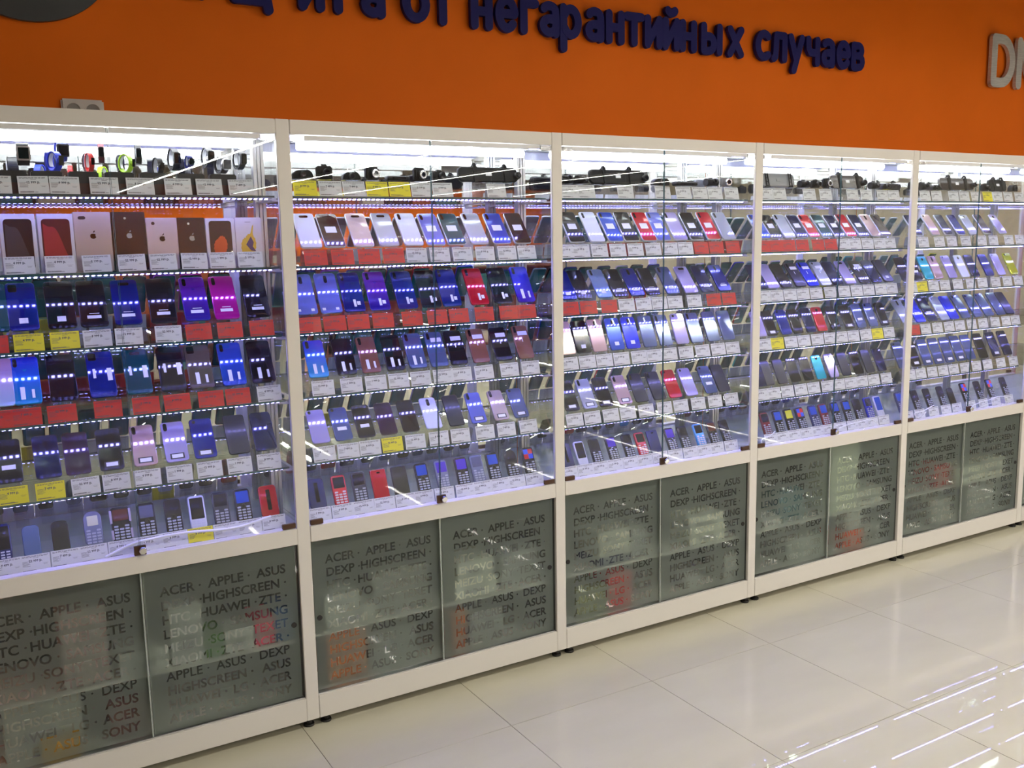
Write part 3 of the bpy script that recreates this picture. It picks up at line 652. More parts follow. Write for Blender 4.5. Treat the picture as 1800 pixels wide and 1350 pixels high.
# type: k keypad phone, K keypad phone with nav ring, B plain back shown, F folded clamshell, S slider with large screen
KROWS = {
(0,5):'S.nv.k F.sb. F.bk. N.sv.o G.bk.r K.bk.g K.bk.k S.wh.k k.dk.k K.bk.b B.rd.',
(1,5):'B.nv. k.rd.k k.dk.k R.rd. R.bk. K.bk.b k.sv.p k.bk.p k.sv.g K.bk.b N.bk.k k.bk.m',
(2,5):'B.nv. S.wh.k k.bk.k K.bk.p k.bk.k k.rd.k R.nv. K.bk.p k.bk.k k.bl.k K.bk.r k.bk.k',
(3,5):'k.dr.k k.bk.b k.bk.y k.bk.m K.nv.b K.dr.b K.bk.b K.bk.b k.bk.k K.db.k S.wh.b',
(4,5):'k.nv.b k.bk.k k.bk.k k.bk.k F.bk. k.bk.m k.bk.k k.bk.m k.bk.k',
}
for (k, r_), row in KROWS.items():
    for i, (x, code) in enumerate(zip(PX[(k, r_)], row.split())):
        x = min(max(x, .042), .925)
        ty, c_, s_ = code.split('.')
        loc, rot, L_ = place(k, r_, i, x)
        W = .058 if ty in 'BR' else .050 if ty not in 'F' else .046
        if ty == 'F': L_ = L_*.86
        if ty == 'G': W = .054
        if k == 4: W *= .9
        W = round(W*L_/.106, 4) if ty != 'F' else W
        bm_ = phone_mat('rd') if (ty in 'BR' and c_ == 'rd') else mat('handset_'+CW2[c_].replace(' ', '_'), C2[c_], .22, coat=.6)
        words = {'k': 'keypad phone', 'K': 'phone with round button', 'B': 'small phone showing its back', 'R': 'small flat phone, back up', 'F': 'folded clamshell phone', 'S': 'phone with tall screen', 'N': 'rounded old-style keypad phone', 'G': 'rugged keypad phone'}[ty]
        scw = f' and {SCR[s_][0]} screen' if s_ in ('b', 'p', 'y', 'm') else ''
        if scw and ty == 'k': scw = scw.replace(' and', ' with')
        lab = f'{CW2[c_]} {words}{scw}, {ORD[i]} from left, bottom shelf, {CN[k]}'
        e = empty('mobile_phone', lab, 'mobile phone', loc, rot, f'keypad and small phones on the bottom shelf of the {CN[k]}')
        rc, rb = {'N': (.022, .018), 'G': (.010, .010), 'F': (.014, .010), 'B': (.012, .012), 'R': (.005, .005)}.get(ty, (.009, .011))
        obj('body', cached(('kb', L_, W, rc, rb), lambda: kp_body(L_, W, rc, rb), 'body'), bm_, e)
        if ty in 'kKNGS':
            y0 = {'S': .30, 'N': .58, 'G': .60}.get(ty, .57)
            obj('screen', cached(('ks', L_, W, y0), lambda: kp_screen(L_, W, y0, .93 if ty != 'N' else .86, .10 if ty != 'N' else .2), 'screen'), scr_mat(s_), e)
            if ty != 'S':
                obj('keypad', cached(('kk', L_, W), lambda: kp_keys(L_, W), 'keypad'), M_KEY if c_ not in ('rd', 'bl') else mat('keys_pale', (.6,.5,.5) if c_ == 'rd' else (.10,.14,.2), .3), e)
            else:
                def sk():
                    bm = bmesh.new()
                    for a in range(3):
                        for b in range(3): box(bm, (a-1)*W*.28-.005, (a-1)*W*.28+.005, L_*(.06+b*.075), L_*(.06+b*.075)+.0045, 0, .0008)
                    return bm
                obj('keypad', cached(('sk', L_, W), sk, 'keypad'), mat('keys_silver', (.5,.52,.6), .3), e)
            if ty == 'K': obj('navigation_ring', cached(('nr', L_, W), lambda: ring_mesh(L_, W), 'navigation_ring'), M_CHROME, e)
            if ty == 'G':
                bm = bmesh.new()
                for sx in (-1, 1):
                    box(bm, sx*W/2-.003, sx*W/2+.003, L_*.55, L_*.92, -.011, .001); box(bm, sx*W/2-.003, sx*W/2+.003, L_*.08, L_*.35, -.011, .001)
                obj('side_bumper', bm, mat('bumper_pale', (.35,.3,.38), .4), e)
        elif ty in 'BR':
            obj('camera', cached(('rc', L_, ty), lambda: kp_screen(L_, W*.28, .22 if ty == 'B' else .86, .86 if ty == 'B' else .91, .1), 'camera'), M_GLOSSB, e)
        else:
            obj('hinge', (lambda bm: (cyl(bm, (-W*.42, .003, -.006), (W*.42, .003, -.006), .0055, 10), bm)[1])(bmesh.new()), M_BLACK, e)
        stand(k, r_, x, .04, i)
for k in range(5):
    for r_ in range(6): price_tags(k, r_)
# ---------------------------------------------------------------- boxed phones on the second shelf of the first cabinet
def flame(w_, h_, kind):
    bm = bmesh.new(); rnd = random.Random(kind)
    return bm
def art_mat(nm, base, a, b, scale=9):
    m = mat(nm, base, .35); nt = m.node_tree; bs = nt.nodes['Principled BSDF']
    tc = nd(nt, 'ShaderNodeTexCoord'); mp = nd(nt, 'ShaderNodeMapping'); mp.inputs['Rotation'].default_value = (0, R(35), 0)
    gr = nd(nt, 'ShaderNodeTexWave'); gr.inputs['Scale'].default_value = scale; gr.inputs['Distortion'].default_value = 6; gr.inputs['Detail'].default_value = 3
    cr = nd(nt, 'ShaderNodeValToRGB'); e = cr.color_ramp.elements; e[0].color = (*base, 1); e[0].position = .35; e[1].color = (*a, 1); e[1].position = .95
    x = e.new(.7); x.color = (*b, 1)
    nt.links.new(tc.outputs['Generated'], mp.inputs[0]); nt.links.new(mp.outputs[0], gr.inputs[0]); nt.links.new(gr.outputs[0], cr.inputs[0]); nt.links.new(cr.outputs[0], bs.inputs['Base Color'])
    return m
M_CARDW = mat('box_white_card', (.66,.65,.66), .4)
M_CARDB = mat('box_black_card', (.014,.014,.015), .25, coat=.5)
M_CARDG = mat('box_gold_card', (.50,.41,.33), .4); M_CARDP = mat('box_pale_gold_card', (.58,.47,.41), .4)
A_DARK = mat('art_dark', (.014,.010,.012), .3)
A_RED = mat('art_deep_red', (.085,.010,.014), .3)
A_ORG = mat('art_orange', (.60,.09,.02), .4); A_YEL = mat('art_yellow', (.65,.45,.05), .4); A_INK = mat('art_blue_ink', (.04,.05,.14), .4)
def flat(P, z=.0004, t=.0003):
    bm = bmesh.new(); vs_ = [bm.verts.new((x, y, z)) for x, y in P]; f = bm.faces.new(vs_)
    if f.normal.z < 0: bmesh.ops.reverse_faces(bm, faces=[f])
    bm.normal_update(); return bm
def fin(s, cx, cy, seed, n=9):
    """ruffled fish-fin like swirl printed on a box (star-shaped about its centre)"""
    P = []
    for i in range(36):
        a = 2*math.pi*i/36; r_ = s*(.62+.30*abs(math.cos(a-.5))+(.07 if i % 2 else 0))
        P.append((cx+r_*math.cos(a)*.55, cy+r_*math.sin(a)*.95))
    return P
def mark(s, cx, cy):
    """small emblem: rounded body bitten at the right side, with a leaf"""
    P = []
    for i in range(22):
        a = 2*math.pi*i/22; r_ = s*(1+.08*math.cos(2*a)-.10*max(0, math.sin(a))**6)
        x, y = r_*math.cos(a)*.9, r_*math.sin(a)
        d = math.hypot(x-s*1.15, y-s*.15)
        if d < s*.5: x = s*1.15-s*.5*.9; 
        P.append((cx+x, cy+y))
    return P
BX = [(.194,.283,.166,'w','dark','white phone box with dark swirl picture, leftmost on the second shelf'),
 (.288,.380,.166,'w','red','white phone box with red swirl picture, between dark-swirl and gold boxes'),
 (.3805,.4795,.171,'g','cam','large pale gold phone box with oval camera and small emblem'),
 (.4815,.5745,.171,'b','big','large black phone box with grey emblem, beside the large gold one'),
 (.5752,.664,.154,'p','cam1','smaller rose gold phone box with round camera and emblem'),
 (.665,.7455,.154,'b','small','smaller black phone box between rose gold and orange-fin boxes'),
 (.7462,.8352,.152,'w','fin','white phone box with orange fin on a black screen'),
 (.836,.917,.154,'w','fin2','white phone box with yellow and blue fin picture, rightmost')]
for x0, x1, h, c_, k_, lab in BX:
    W = x1-x0; e = empty('phone_box', lab, 'box', ((x0+x1)/2, .070, SZ[1]+.0003), (R(-3.5), 0, 0), 'boxed phones standing on the second shelf of the first cabinet')
    cm_ = {'w': M_CARDW, 'g': M_CARDG, 'b': M_CARDB, 'p': M_CARDP}[c_]
    obj('carton', boxm(-W/2, W/2, 0, .046, .0028, h, bev=.0012), cm_, e)
    fr = bpy.data.objects.new('front_panel', None)
    def fp(name, bm, m): return obj(name, bm, m, e, (0, -.0002, 0), (R(90), 0, 0))
    if k_ in ('dark', 'red'):
        fp('printed_screen', (lambda bm: (prism(bm, [(x, y+.012) for x, y in outline(W*.80, h-.026, .010)], 0, .0004), bm)[1])(bmesh.new()), A_DARK if k_ == 'dark' else A_RED)
        P = [(-W*.36, h*.84)]+[(-W*.36+W*.70*t, h*(.86-.62*t*t-.05*math.sin(t*9))) for t in [i/10 for i in range(1, 11)]]+[(-W*.1, h*.12), (-W*.36, h*.3)]
        fp('printed_curve', flat(P, .0006), mat('curve_grey', (.055,.053,.058), .3) if k_ == 'dark' else mat('curve_red', (.36,.03,.035), .3))
    elif k_ in ('cam', 'cam1'):
        fp('printed_lens', (lambda bm: (prism(bm, [(x-W*.27, y+h-.021) for x, y in outline(.020 if k_ == 'cam' else .010, .009, .0044)], 0, .0006), bm)[1])(bmesh.new()), M_BLACK)
        fp('emblem', flat(mark(.0085, 0, h*.60), .0006), mat('emblem_dark', (.03,.02,.015), .2, .5))
        fp('emblem_leaf', flat([(0, h*.60+.0095), (.004, h*.60+.011), (.0055, h*.60+.016), (.0015, h*.60+.014)], .0006), MATS['emblem_dark'])
    elif k_ in ('big', 'small'):
        fp('printed_lens', (lambda bm: (cyl(bm, (-W*.1, h-.018, 0), (-W*.1, h-.018, .0006), .0035, 10), bm)[1])(bmesh.new()), M_ALU)
        fp('emblem', flat(mark(.0085, 0, h*.60), .0006), mat('emblem_grey', (.35,.36,.36), .25, .5))
        fp('emblem_leaf', flat([(0, h*.60+.0095), (.004, h*.60+.011), (.0055, h*.60+.016), (.0015, h*.60+.014)], .0006), MATS['emblem_grey'])
    else:
        if k_ == 'fin': fp('printed_screen', (lambda bm: (prism(bm, [(x, y+.010) for x, y in outline(W*.76, h-.018, .009)], 0, .0004), bm)[1])(bmesh.new()), M_CARDB)
        fp('printed_fin', flat(fin(.040 if k_ == 'fin' else .046, -.002, h*.44, 3), .0007), A_ORG if k_ == 'fin' else A_YEL)
        if k_ == 'fin2':
            fp('printed_tail', flat([(0, h*.55), (.012, h*.83), (.016, h*.86), (.013, h*.7), (.014, h*.5)], .00075), A_YEL)
            fp('printed_ink', flat([(-.010, h*.46), (.006, h*.62), (.014, h*.5), (.010, h*.42), (.020, h*.32), (.004, h*.34)], .0009), A_INK)
            fp('printed_speaker', flat([(-.01, h-.0145), (.008, h-.0145), (.008, h-.0135), (-.01, h-.0135)], .0006), M_BLACK)
    bpy.data.objects.remove(fr)
# ---------------------------------------------------------------- watches on the top shelf of the first cabinet
def band_mesh(ry, rz, wd, th=.0028, gap=0):
    bm = bmesh.new(); n = 26; A = []
    a0, a1 = (-math.pi/2+gap, 1.5*math.pi-gap) if gap else (0, 2*math.pi)
    N = n+1 if gap else n
    for i in range(N):
        a = a0+(a1-a0)*i/n; ring = []
        for r_, x in ((0, -wd/2), (th, -wd/2), (th, wd/2), (0, wd/2)): ring.append(bm.verts.new((x, (ry-r_)*math.cos(a), (rz-r_)*math.sin(a))))
        A.append(ring)
    for i in range(N if not gap else N-1):
        p, q = A[i], A[(i+1) % N]
        for j in range(4): f = bm.faces.new((p[j], p[(j+1) % 4], q[(j+1) % 4], q[j])); f.smooth = False
    if gap: bm.faces.new(A[0]); bm.faces.new(A[-1][::-1])
    return bm
M_W = {'k': mat('band_black', (.014,.014,.016), .5), 'b': mat('band_blue', (.02,.05,.65), .45), 'r': mat('band_red', (.72,.03,.03), .45), 'g': mat('band_green', (.42,.75,.02), .45), 'n': mat('band_indigo', (.03,.04,.28), .45), 'e': mat('band_grey', (.05,.05,.055), .5), 'm': mat('band_maroon', (.10,.02,.03), .5)}
zs = SZ[0]
WT = [ # X, y, bottom z, height, band width, yaw, band, case(w,h,round), label
 (.271, .12, 1.838, .062, .030, 0, 'k', (.036, .040, 0), 'large square black smartwatch with silver rim, leftmost on the top shelf'),
 (.349, .11, 1.823, .056, .020, 30, 'b', (.022, .036, 1), 'bright blue fitness bracelet standing in front of the navy smartwatch'),
 (.374, .175, 1.856, .058, .026, 8, 'n', (.034, .036, 0), 'navy square smartwatch on a dark blue band'),
 (.440, .11, 1.824, .054, .013, 12, 'r', (.013, .026, 1), 'red fitness bracelet, second from left in the front row of watches'),
 (.483, .18, 1.855, .058, .016, -6, 'm', (.016, .030, 0), 'slim black bracelet with dark red tip behind the red bracelet'),
 (.538, .11, 1.822, .055, .016, 38, 'g', (.016, .030, 1), 'lime green fitness bracelet on a clear clip'),
 (.586, .18, 1.855, .057, .016, -4, 'k', (.016, .030, 0), 'slim black bracelet standing just right of the lime green one'),
 (.627, .11, 1.812, .058, .016, 14, 'e', (.017, .028, 1), 'dark grey bracelet in the front row, right of the lime green one'),
 (.684, .16, 1.836, .066, .020, 10, 'k', (.022, .036, 0), 'tall black smartwatch left of the small indigo bracelet'),
 (.718, .11, 1.838, .040, .016, 10, 'n', (.018, .026, 1), 'small indigo bracelet in the front row'),
 (.785, .16, 1.846, .062, .020, 12, 'k', (.022, .036, 0), 'tall black smartwatch right of the small indigo bracelet'),
 (.816, .115, 1.826, .052, .024, 24, 'e', (.036, .036, 1), 'smartwatch with round silver grey case on a dark band'),
 (.883, .16, 1.843, .060, .020, 16, 'k', (.020, .034, 0), 'black bracelet nearest the right post on the top shelf')]
for x, y, zb, h, wd, yaw, c_, (cw, ch_, rd), lab in WT:
    rz = h/2; e = empty('smartwatch', lab, 'watch', (x, y, zb+rz), (R(4), 0, R(yaw)), 'watches and bracelets on the top shelf of the first cabinet')
    obj('band', band_mesh(rz*.80, rz, wd, gap=.12 if c_ in 'gr' else 0), M_W[c_], e)
    if rd:
        bm = bmesh.new(); cyl(bm, (0, -rz*.80+.001, rz*.1), (0, -rz*.80-.008, rz*.1), cw/2, 20, cw*.46)
    else: bm = boxm(-cw/2, cw/2, -rz*.80-.008, -rz*.80+.001, rz*.1-ch_/2, rz*.1+ch_/2, bev=.0025)
    obj('case', bm, {'g': M_W['g'], 'b': M_W['b'], 'r': M_W['r']}.get(c_, M_ALU if 'silver' in lab else M_BLACK), e)
    bm = boxm(-cw*.36, cw*.36, -rz*.80-.0088, -rz*.80-.0078, rz*.1-ch_*.38, rz*.1+ch_*.38, bev=.0003)
    obj('display', bm, M_GLOSSB, e)
    s = empty('watch_stand', 'clear clip stand under the '+' '.join(lab.split()[:7]), 'stand', (x, y, zs+.0003), (0, 0, R(yaw)), 'clear watch clips on the top shelf of the first cabinet')
    bm = bmesh.new(); hh = zb-zs-.0012; box(bm, -wd*.3, wd*.3, -.012, .012, 0, .0015); box(bm, -wd*.3, wd*.3, -.001, .001, .0015, hh)
    obj('post', bm, M_ACR, s)
    obj('clip', (lambda bm: bm)(band_mesh(rz*.80-.0045, rz-.0045, wd*.6, .0015, gap=.9)), M_ACR_E, s, (0, 0, zb+rz-zs-.0003))
for i, x in enumerate([.235, .325, .42, .515, .61, .715, .81]):
    s = obj('display_pad', boxm(x-.042, x+.036, .062, .098, zs+.0003, zs+.064, bev=.003), mat('pad_black', (.03,.03,.032), .4, coat=.4))
    tagit(s, f'low black display pad, {ORD[i]} from left, behind the watch price tags', 'display pad', 'black pads behind the watch price tags')
# ---------------------------------------------------------------- dash cameras and radar detectors
M_CAM = mat('dashcam_black', (.012,.012,.013), .5, spec=.25); M_CAMG = mat('dashcam_grey', (.20,.20,.21), .35); M_LENS = mat('lens_glass', (.01,.01,.02), .03, coat=1)
M_RING = mat('lens_ring', (.7,.7,.72), .2, 1); M_BRN = mat('dark_bronze_panel', (.045,.035,.030), .15, coat=1)
def riser(x, y, w_, lab, n):
    z0, z1 = zs+.0003, 1.8138
    s = obj('riser', (lambda bm: (box(bm, -w_/2, w_/2, -.018, .018, z1-z0-.002, z1-z0), box(bm, -w_/2, w_/2, -.018, -.0165, 0, z1-z0-.002), box(bm, -w_/2, w_/2, .0165, .018, 0, z1-z0-.002), bm)[3])(bmesh.new()), M_ACR, None, (x, y, z0))
    tagit(s, lab, 'riser', 'clear risers under the dash cameras')
def dashcam(k, x, kind, lab, w_=.055, h=.042, y=.12, yaw=0, col=None):
    z = 1.8142
    e = empty('dash_camera', lab, 'dash camera', (k+x, y, z), (0, 0, R(yaw)), f'driving gadgets on the top shelf of the {CN[k]}')
    cm_ = col or M_CAM
    if kind == 'box':
        obj('body', boxm(-w_/2, w_/2, -.010, .012, 0, h, bev=.004), cm_, e)
        bm = bmesh.new(); cyl(bm, (w_*.12, -.010, h*.52), (w_*.12, -.024, h*.52), .0125, 18, .011); obj('lens_barrel', bm, cm_, e)
        bm = bmesh.new(); cyl(bm, (w_*.12, -.0235, h*.52), (w_*.12, -.0248, h*.52), .008, 16); obj('lens', bm, M_LENS, e)
        bm = bmesh.new(); box(bm, -.008, .008, -.004, .006, h, h+.006); obj('mount', bm, M_BLACK, e)
    elif kind == 'ring':
        obj('body', boxm(-w_/2, w_/2, -.010, .012, 0, h, bev=.006), cm_, e)
        bm = bmesh.new(); cyl(bm, (.004, -.010, h*.48), (.004, -.020, h*.48), .0155, 20); obj('lens_barrel', bm, cm_, e)
        bm = bmesh.new()
        n = 20
        A = [[bm.verts.new((.004+r_*math.cos(2*math.pi*i/n), yy, h*.48+r_*math.sin(2*math.pi*i/n))) for i in range(n)] for r_, yy in ((.0085, -.0202), (.0085, -.0222), (.0135, -.0222), (.0145, -.0202))]
        for a, b in zip(A, A[1:]):
            for i in range(n): bm.faces.new((a[i], a[(i+1) % n], b[(i+1) % n], b[i]))
        obj('lens_ring', bm, M_RING, e)
        bm = bmesh.new(); cyl(bm, (.004, -.020, h*.48), (.004, -.0206, h*.48), .0083, 16); obj('lens', bm, M_LENS, e)
    elif kind == 'low':
        obj('body', (lambda bm: (prism(bm, outline(w_, .035, .008), 0, .017, .004), bm)[1])(bmesh.new()), cm_, e)
        obj('window', boxm(-w_*.3, w_*.3, -.0012, .001, .005, .013), M_LENS, e)
        bm = bmesh.new(); box(bm, w_*.15, w_*.32, .006, .022, .017, .021); obj('button', bm, M_BLACK, e)
    elif kind == 'tube':
        bm = bmesh.new(); cyl(bm, (-w_/2, 0, .016), (w_/2, 0, .016), .0158, 18); obj('body', bm, cm_, e)
        bm = bmesh.new(); cyl(bm, (w_*.1, -.012, .019), (w_*.1, -.020, .021), .010, 16); obj('lens_barrel', bm, cm_, e)
        bm = bmesh.new(); cyl(bm, (w_*.1, -.020, .021), (w_*.1, -.0207, .0212), .007, 16); obj('lens', bm, M_LENS, e)
        bm = bmesh.new(); box(bm, -.012, .002, -.005, .005, .030, .036); obj('mount', bm, M_BLACK, e)
    elif kind == 'wedge':
        bm = bmesh.new()
        P = [(-w_/2, 0), (w_/2, 0), (w_*.5, h*.55), (w_*.32, h), (-w_*.25, h*.9), (-w_*.45, h*.6)]
        a = [bm.verts.new((x_, -.014, z_)) for x_, z_ in P]; b = [bm.verts.new((x_*.9, .014, z_)) for x_, z_ in P]
        bm.faces.new(a); bm.faces.new(b[::-1])
        for i in range(6): bm.faces.new((a[i], b[i], b[(i+1) % 6], a[(i+1) % 6]))
        bmesh.ops.recalc_face_normals(bm, faces=bm.faces[:])
        bmesh.ops.bevel(bm, geom=bm.edges[:], offset=.002, segments=2, affect='EDGES'); obj('body', bm, cm_, e)
        bm = bmesh.new(); cyl(bm, (0, -.014, h*.45), (0, -.023, h*.45), .011, 16, .010); obj('lens_barrel', bm, M_BLACK, e)
        bm = bmesh.new(); cyl(bm, (0, -.023, h*.45), (0, -.0238, h*.45), .007, 16); obj('lens', bm, M_LENS, e)
    riser(k+x, y, w_*.9, 'clear riser under the '+' '.join(lab.split()[:9]), 0)
def mirror_cam(k, x, w_, h, lab, col, strap, sk='strap', lens=True):
    z = 1.8142
    e = empty('mirror_camera', lab, 'mirror camera', (k+x, .125, z), (R(-14), 0, 0), f'driving gadgets on the top shelf of the {CN[k]}')
    bm = bmesh.new(); P = outline(w_, h, .018, 5); prism(bm, P, 0, .014, .003); bm.transform(Matrix.Rotation(R(90), 4, 'X')); obj('panel', bm, col, e, (0, .007, .001))
    for s in strap:
        if sk == 'strap':
            bm = bmesh.new(); box(bm, s-.007, s+.007, -.012, .010, -.0005, .004); box(bm, s-.007, s+.007, -.0125, -.0075, .004, h+.004); box(bm, s-.007, s+.007, -.0125, .012, h+.004, h+.008)
            box(bm, s-.004, s+.004, -.010, .004, h+.008, h+.014)
            obj('strap', bm, M_CAM, e)
        else:
            bm = bmesh.new()
            for q in (-.008, .006): box(bm, s+q, s+q+.003, -.0125, -.009, 0, h+.002)
            for i in range(4): box(bm, s-.008, s+.009, -.0125, -.009, h*(.05+.28*i), h*(.05+.28*i)+.003)
            box(bm, s-.012, s+.013, -.0125, .012, -.0008, .003)
            obj('bracket', bm, M_CAM, e)
    obj('sticker', boxm(-.012, .012, -.0085, -.0074, h*.42, h*.62), M_STICK if sk == 'strap' else M_CAMG, e)
    if lens:
        bm = bmesh.new(); cyl(bm, (w_/2-.006, .0, h*.42), (w_/2-.006, -.022, h*.42), .0135, 18, .012); obj('camera_eye', bm, M_CAM, e)
        bm = bmesh.new(); cyl(bm, (w_/2-.006, -.022, h*.42), (w_/2-.006, -.0228, h*.42), .008, 16); obj('lens', bm, M_LENS, e)
    riser(k+x, .125, w_*.85, 'clear riser under the '+' '.join(lab.split()[:9]), 0)
dashcam(1, .070, 'wedge', 'flat black dash camera tipped on its side, leftmost in second cabinet', .070, .030)
dashcam(1, .146, 'box', 'square black dash camera with large lens behind white tag, second cabinet', .052, .043, yaw=-8)
dashcam(1, .236, 'wedge', 'low black dash camera with rounded top, second cabinet', .062, .026)
dashcam(1, .313, 'ring', 'black dash camera with silver lens ring, between two yellow tags', .052, .044, yaw=10)
dashcam(1, .413, 'low', 'flat black radar detector behind the third yellow tag', .082, .02)
dashcam(1, .487, 'ring', 'tall black dash camera with white lens ring, second cabinet', .048, .045, yaw=12)
dashcam(1, .562, 'box', 'small rounded black dash camera left of the long mirror camera', .048, .034)
mirror_cam(1, .765, .245, .054, 'long black mirror dash camera held by two straps, second cabinet', M_CAM, (-.055, .07))
dashcam(2, .098, 'tube', 'black dash camera leftmost in the third cabinet', .050, .03)
dashcam(2, .165, 'tube', 'cylindrical black dash camera left of the wide mirror camera, third cabinet', .052, .03, yaw=15)
mirror_cam(2, .345, .27, .058, 'wide rounded black mirror dash camera with label, third cabinet', M_CAM, (-.065, .06))
dashcam(2, .548, 'wedge', 'low black radar detector right of the wide mirror camera', .085, .028)
dashcam(2, .695, 'low', 'long flat black radar detector in the middle of the third cabinet', .115, .02)
dashcam(2, .822, 'tube', 'small cylindrical dash camera with red detail, third cabinet', .060, .026)
dashcam(2, .905, 'ring', 'grey dash camera with large round lens near the right end, third cabinet', .056, .036, yaw=-15, col=M_CAMG)
mirror_cam(3, .215, .20, .062, 'silver grey mirror with two black ladder brackets, fourth cabinet', M_CAMG, (-.07, .07), 'ladder', False)
dashcam(3, .368, 'tube', 'black dash camera next to the silver grey mirror, fourth cabinet', .052, .03)
dashcam(3, .440, 'box', 'black dash camera left of the one with a bright ring', .050, .032)
dashcam(3, .512, 'ring', 'dash camera with bright silver ring beside the dark bronze panel', .046, .044)
mirror_cam(3, .660, .225, .062, 'dark bronze mirror dash camera with two black straps, fourth cabinet', M_BRN, (-.05, .07))
dashcam(3, .835, 'tube', 'black dash camera right of the dark bronze mirror', .055, .03)
dashcam(3, .912, 'wedge', 'small black radar detector at the right end, fourth cabinet', .060, .028)
dashcam(4, .115, 'box', 'square black dash camera at the left end, fifth cabinet', .050, .036)
dashcam(4, .200, 'tube', 'black dash camera with glints beside the first tags, fifth cabinet', .055, .032)
dashcam(4, .283, 'wedge', 'low black detector left of the large bronze mirror, fifth cabinet', .060, .026)
mirror_cam(4, .470, .27, .064, 'large dark bronze mirror dash camera, fifth cabinet', M_BRN, (-.06, .07))
dashcam(4, .690, 'box', 'black dash camera behind the yellow tag, fifth cabinet', .052, .032)
mirror_cam(4, .810, .15, .060, 'short black mirror dash camera near the right edge of the photo', M_CAM, (-.03, .04), lens=False)
dashcam(4, .930, 'wedge', 'black dash camera at the right edge of the photo', .055, .034)
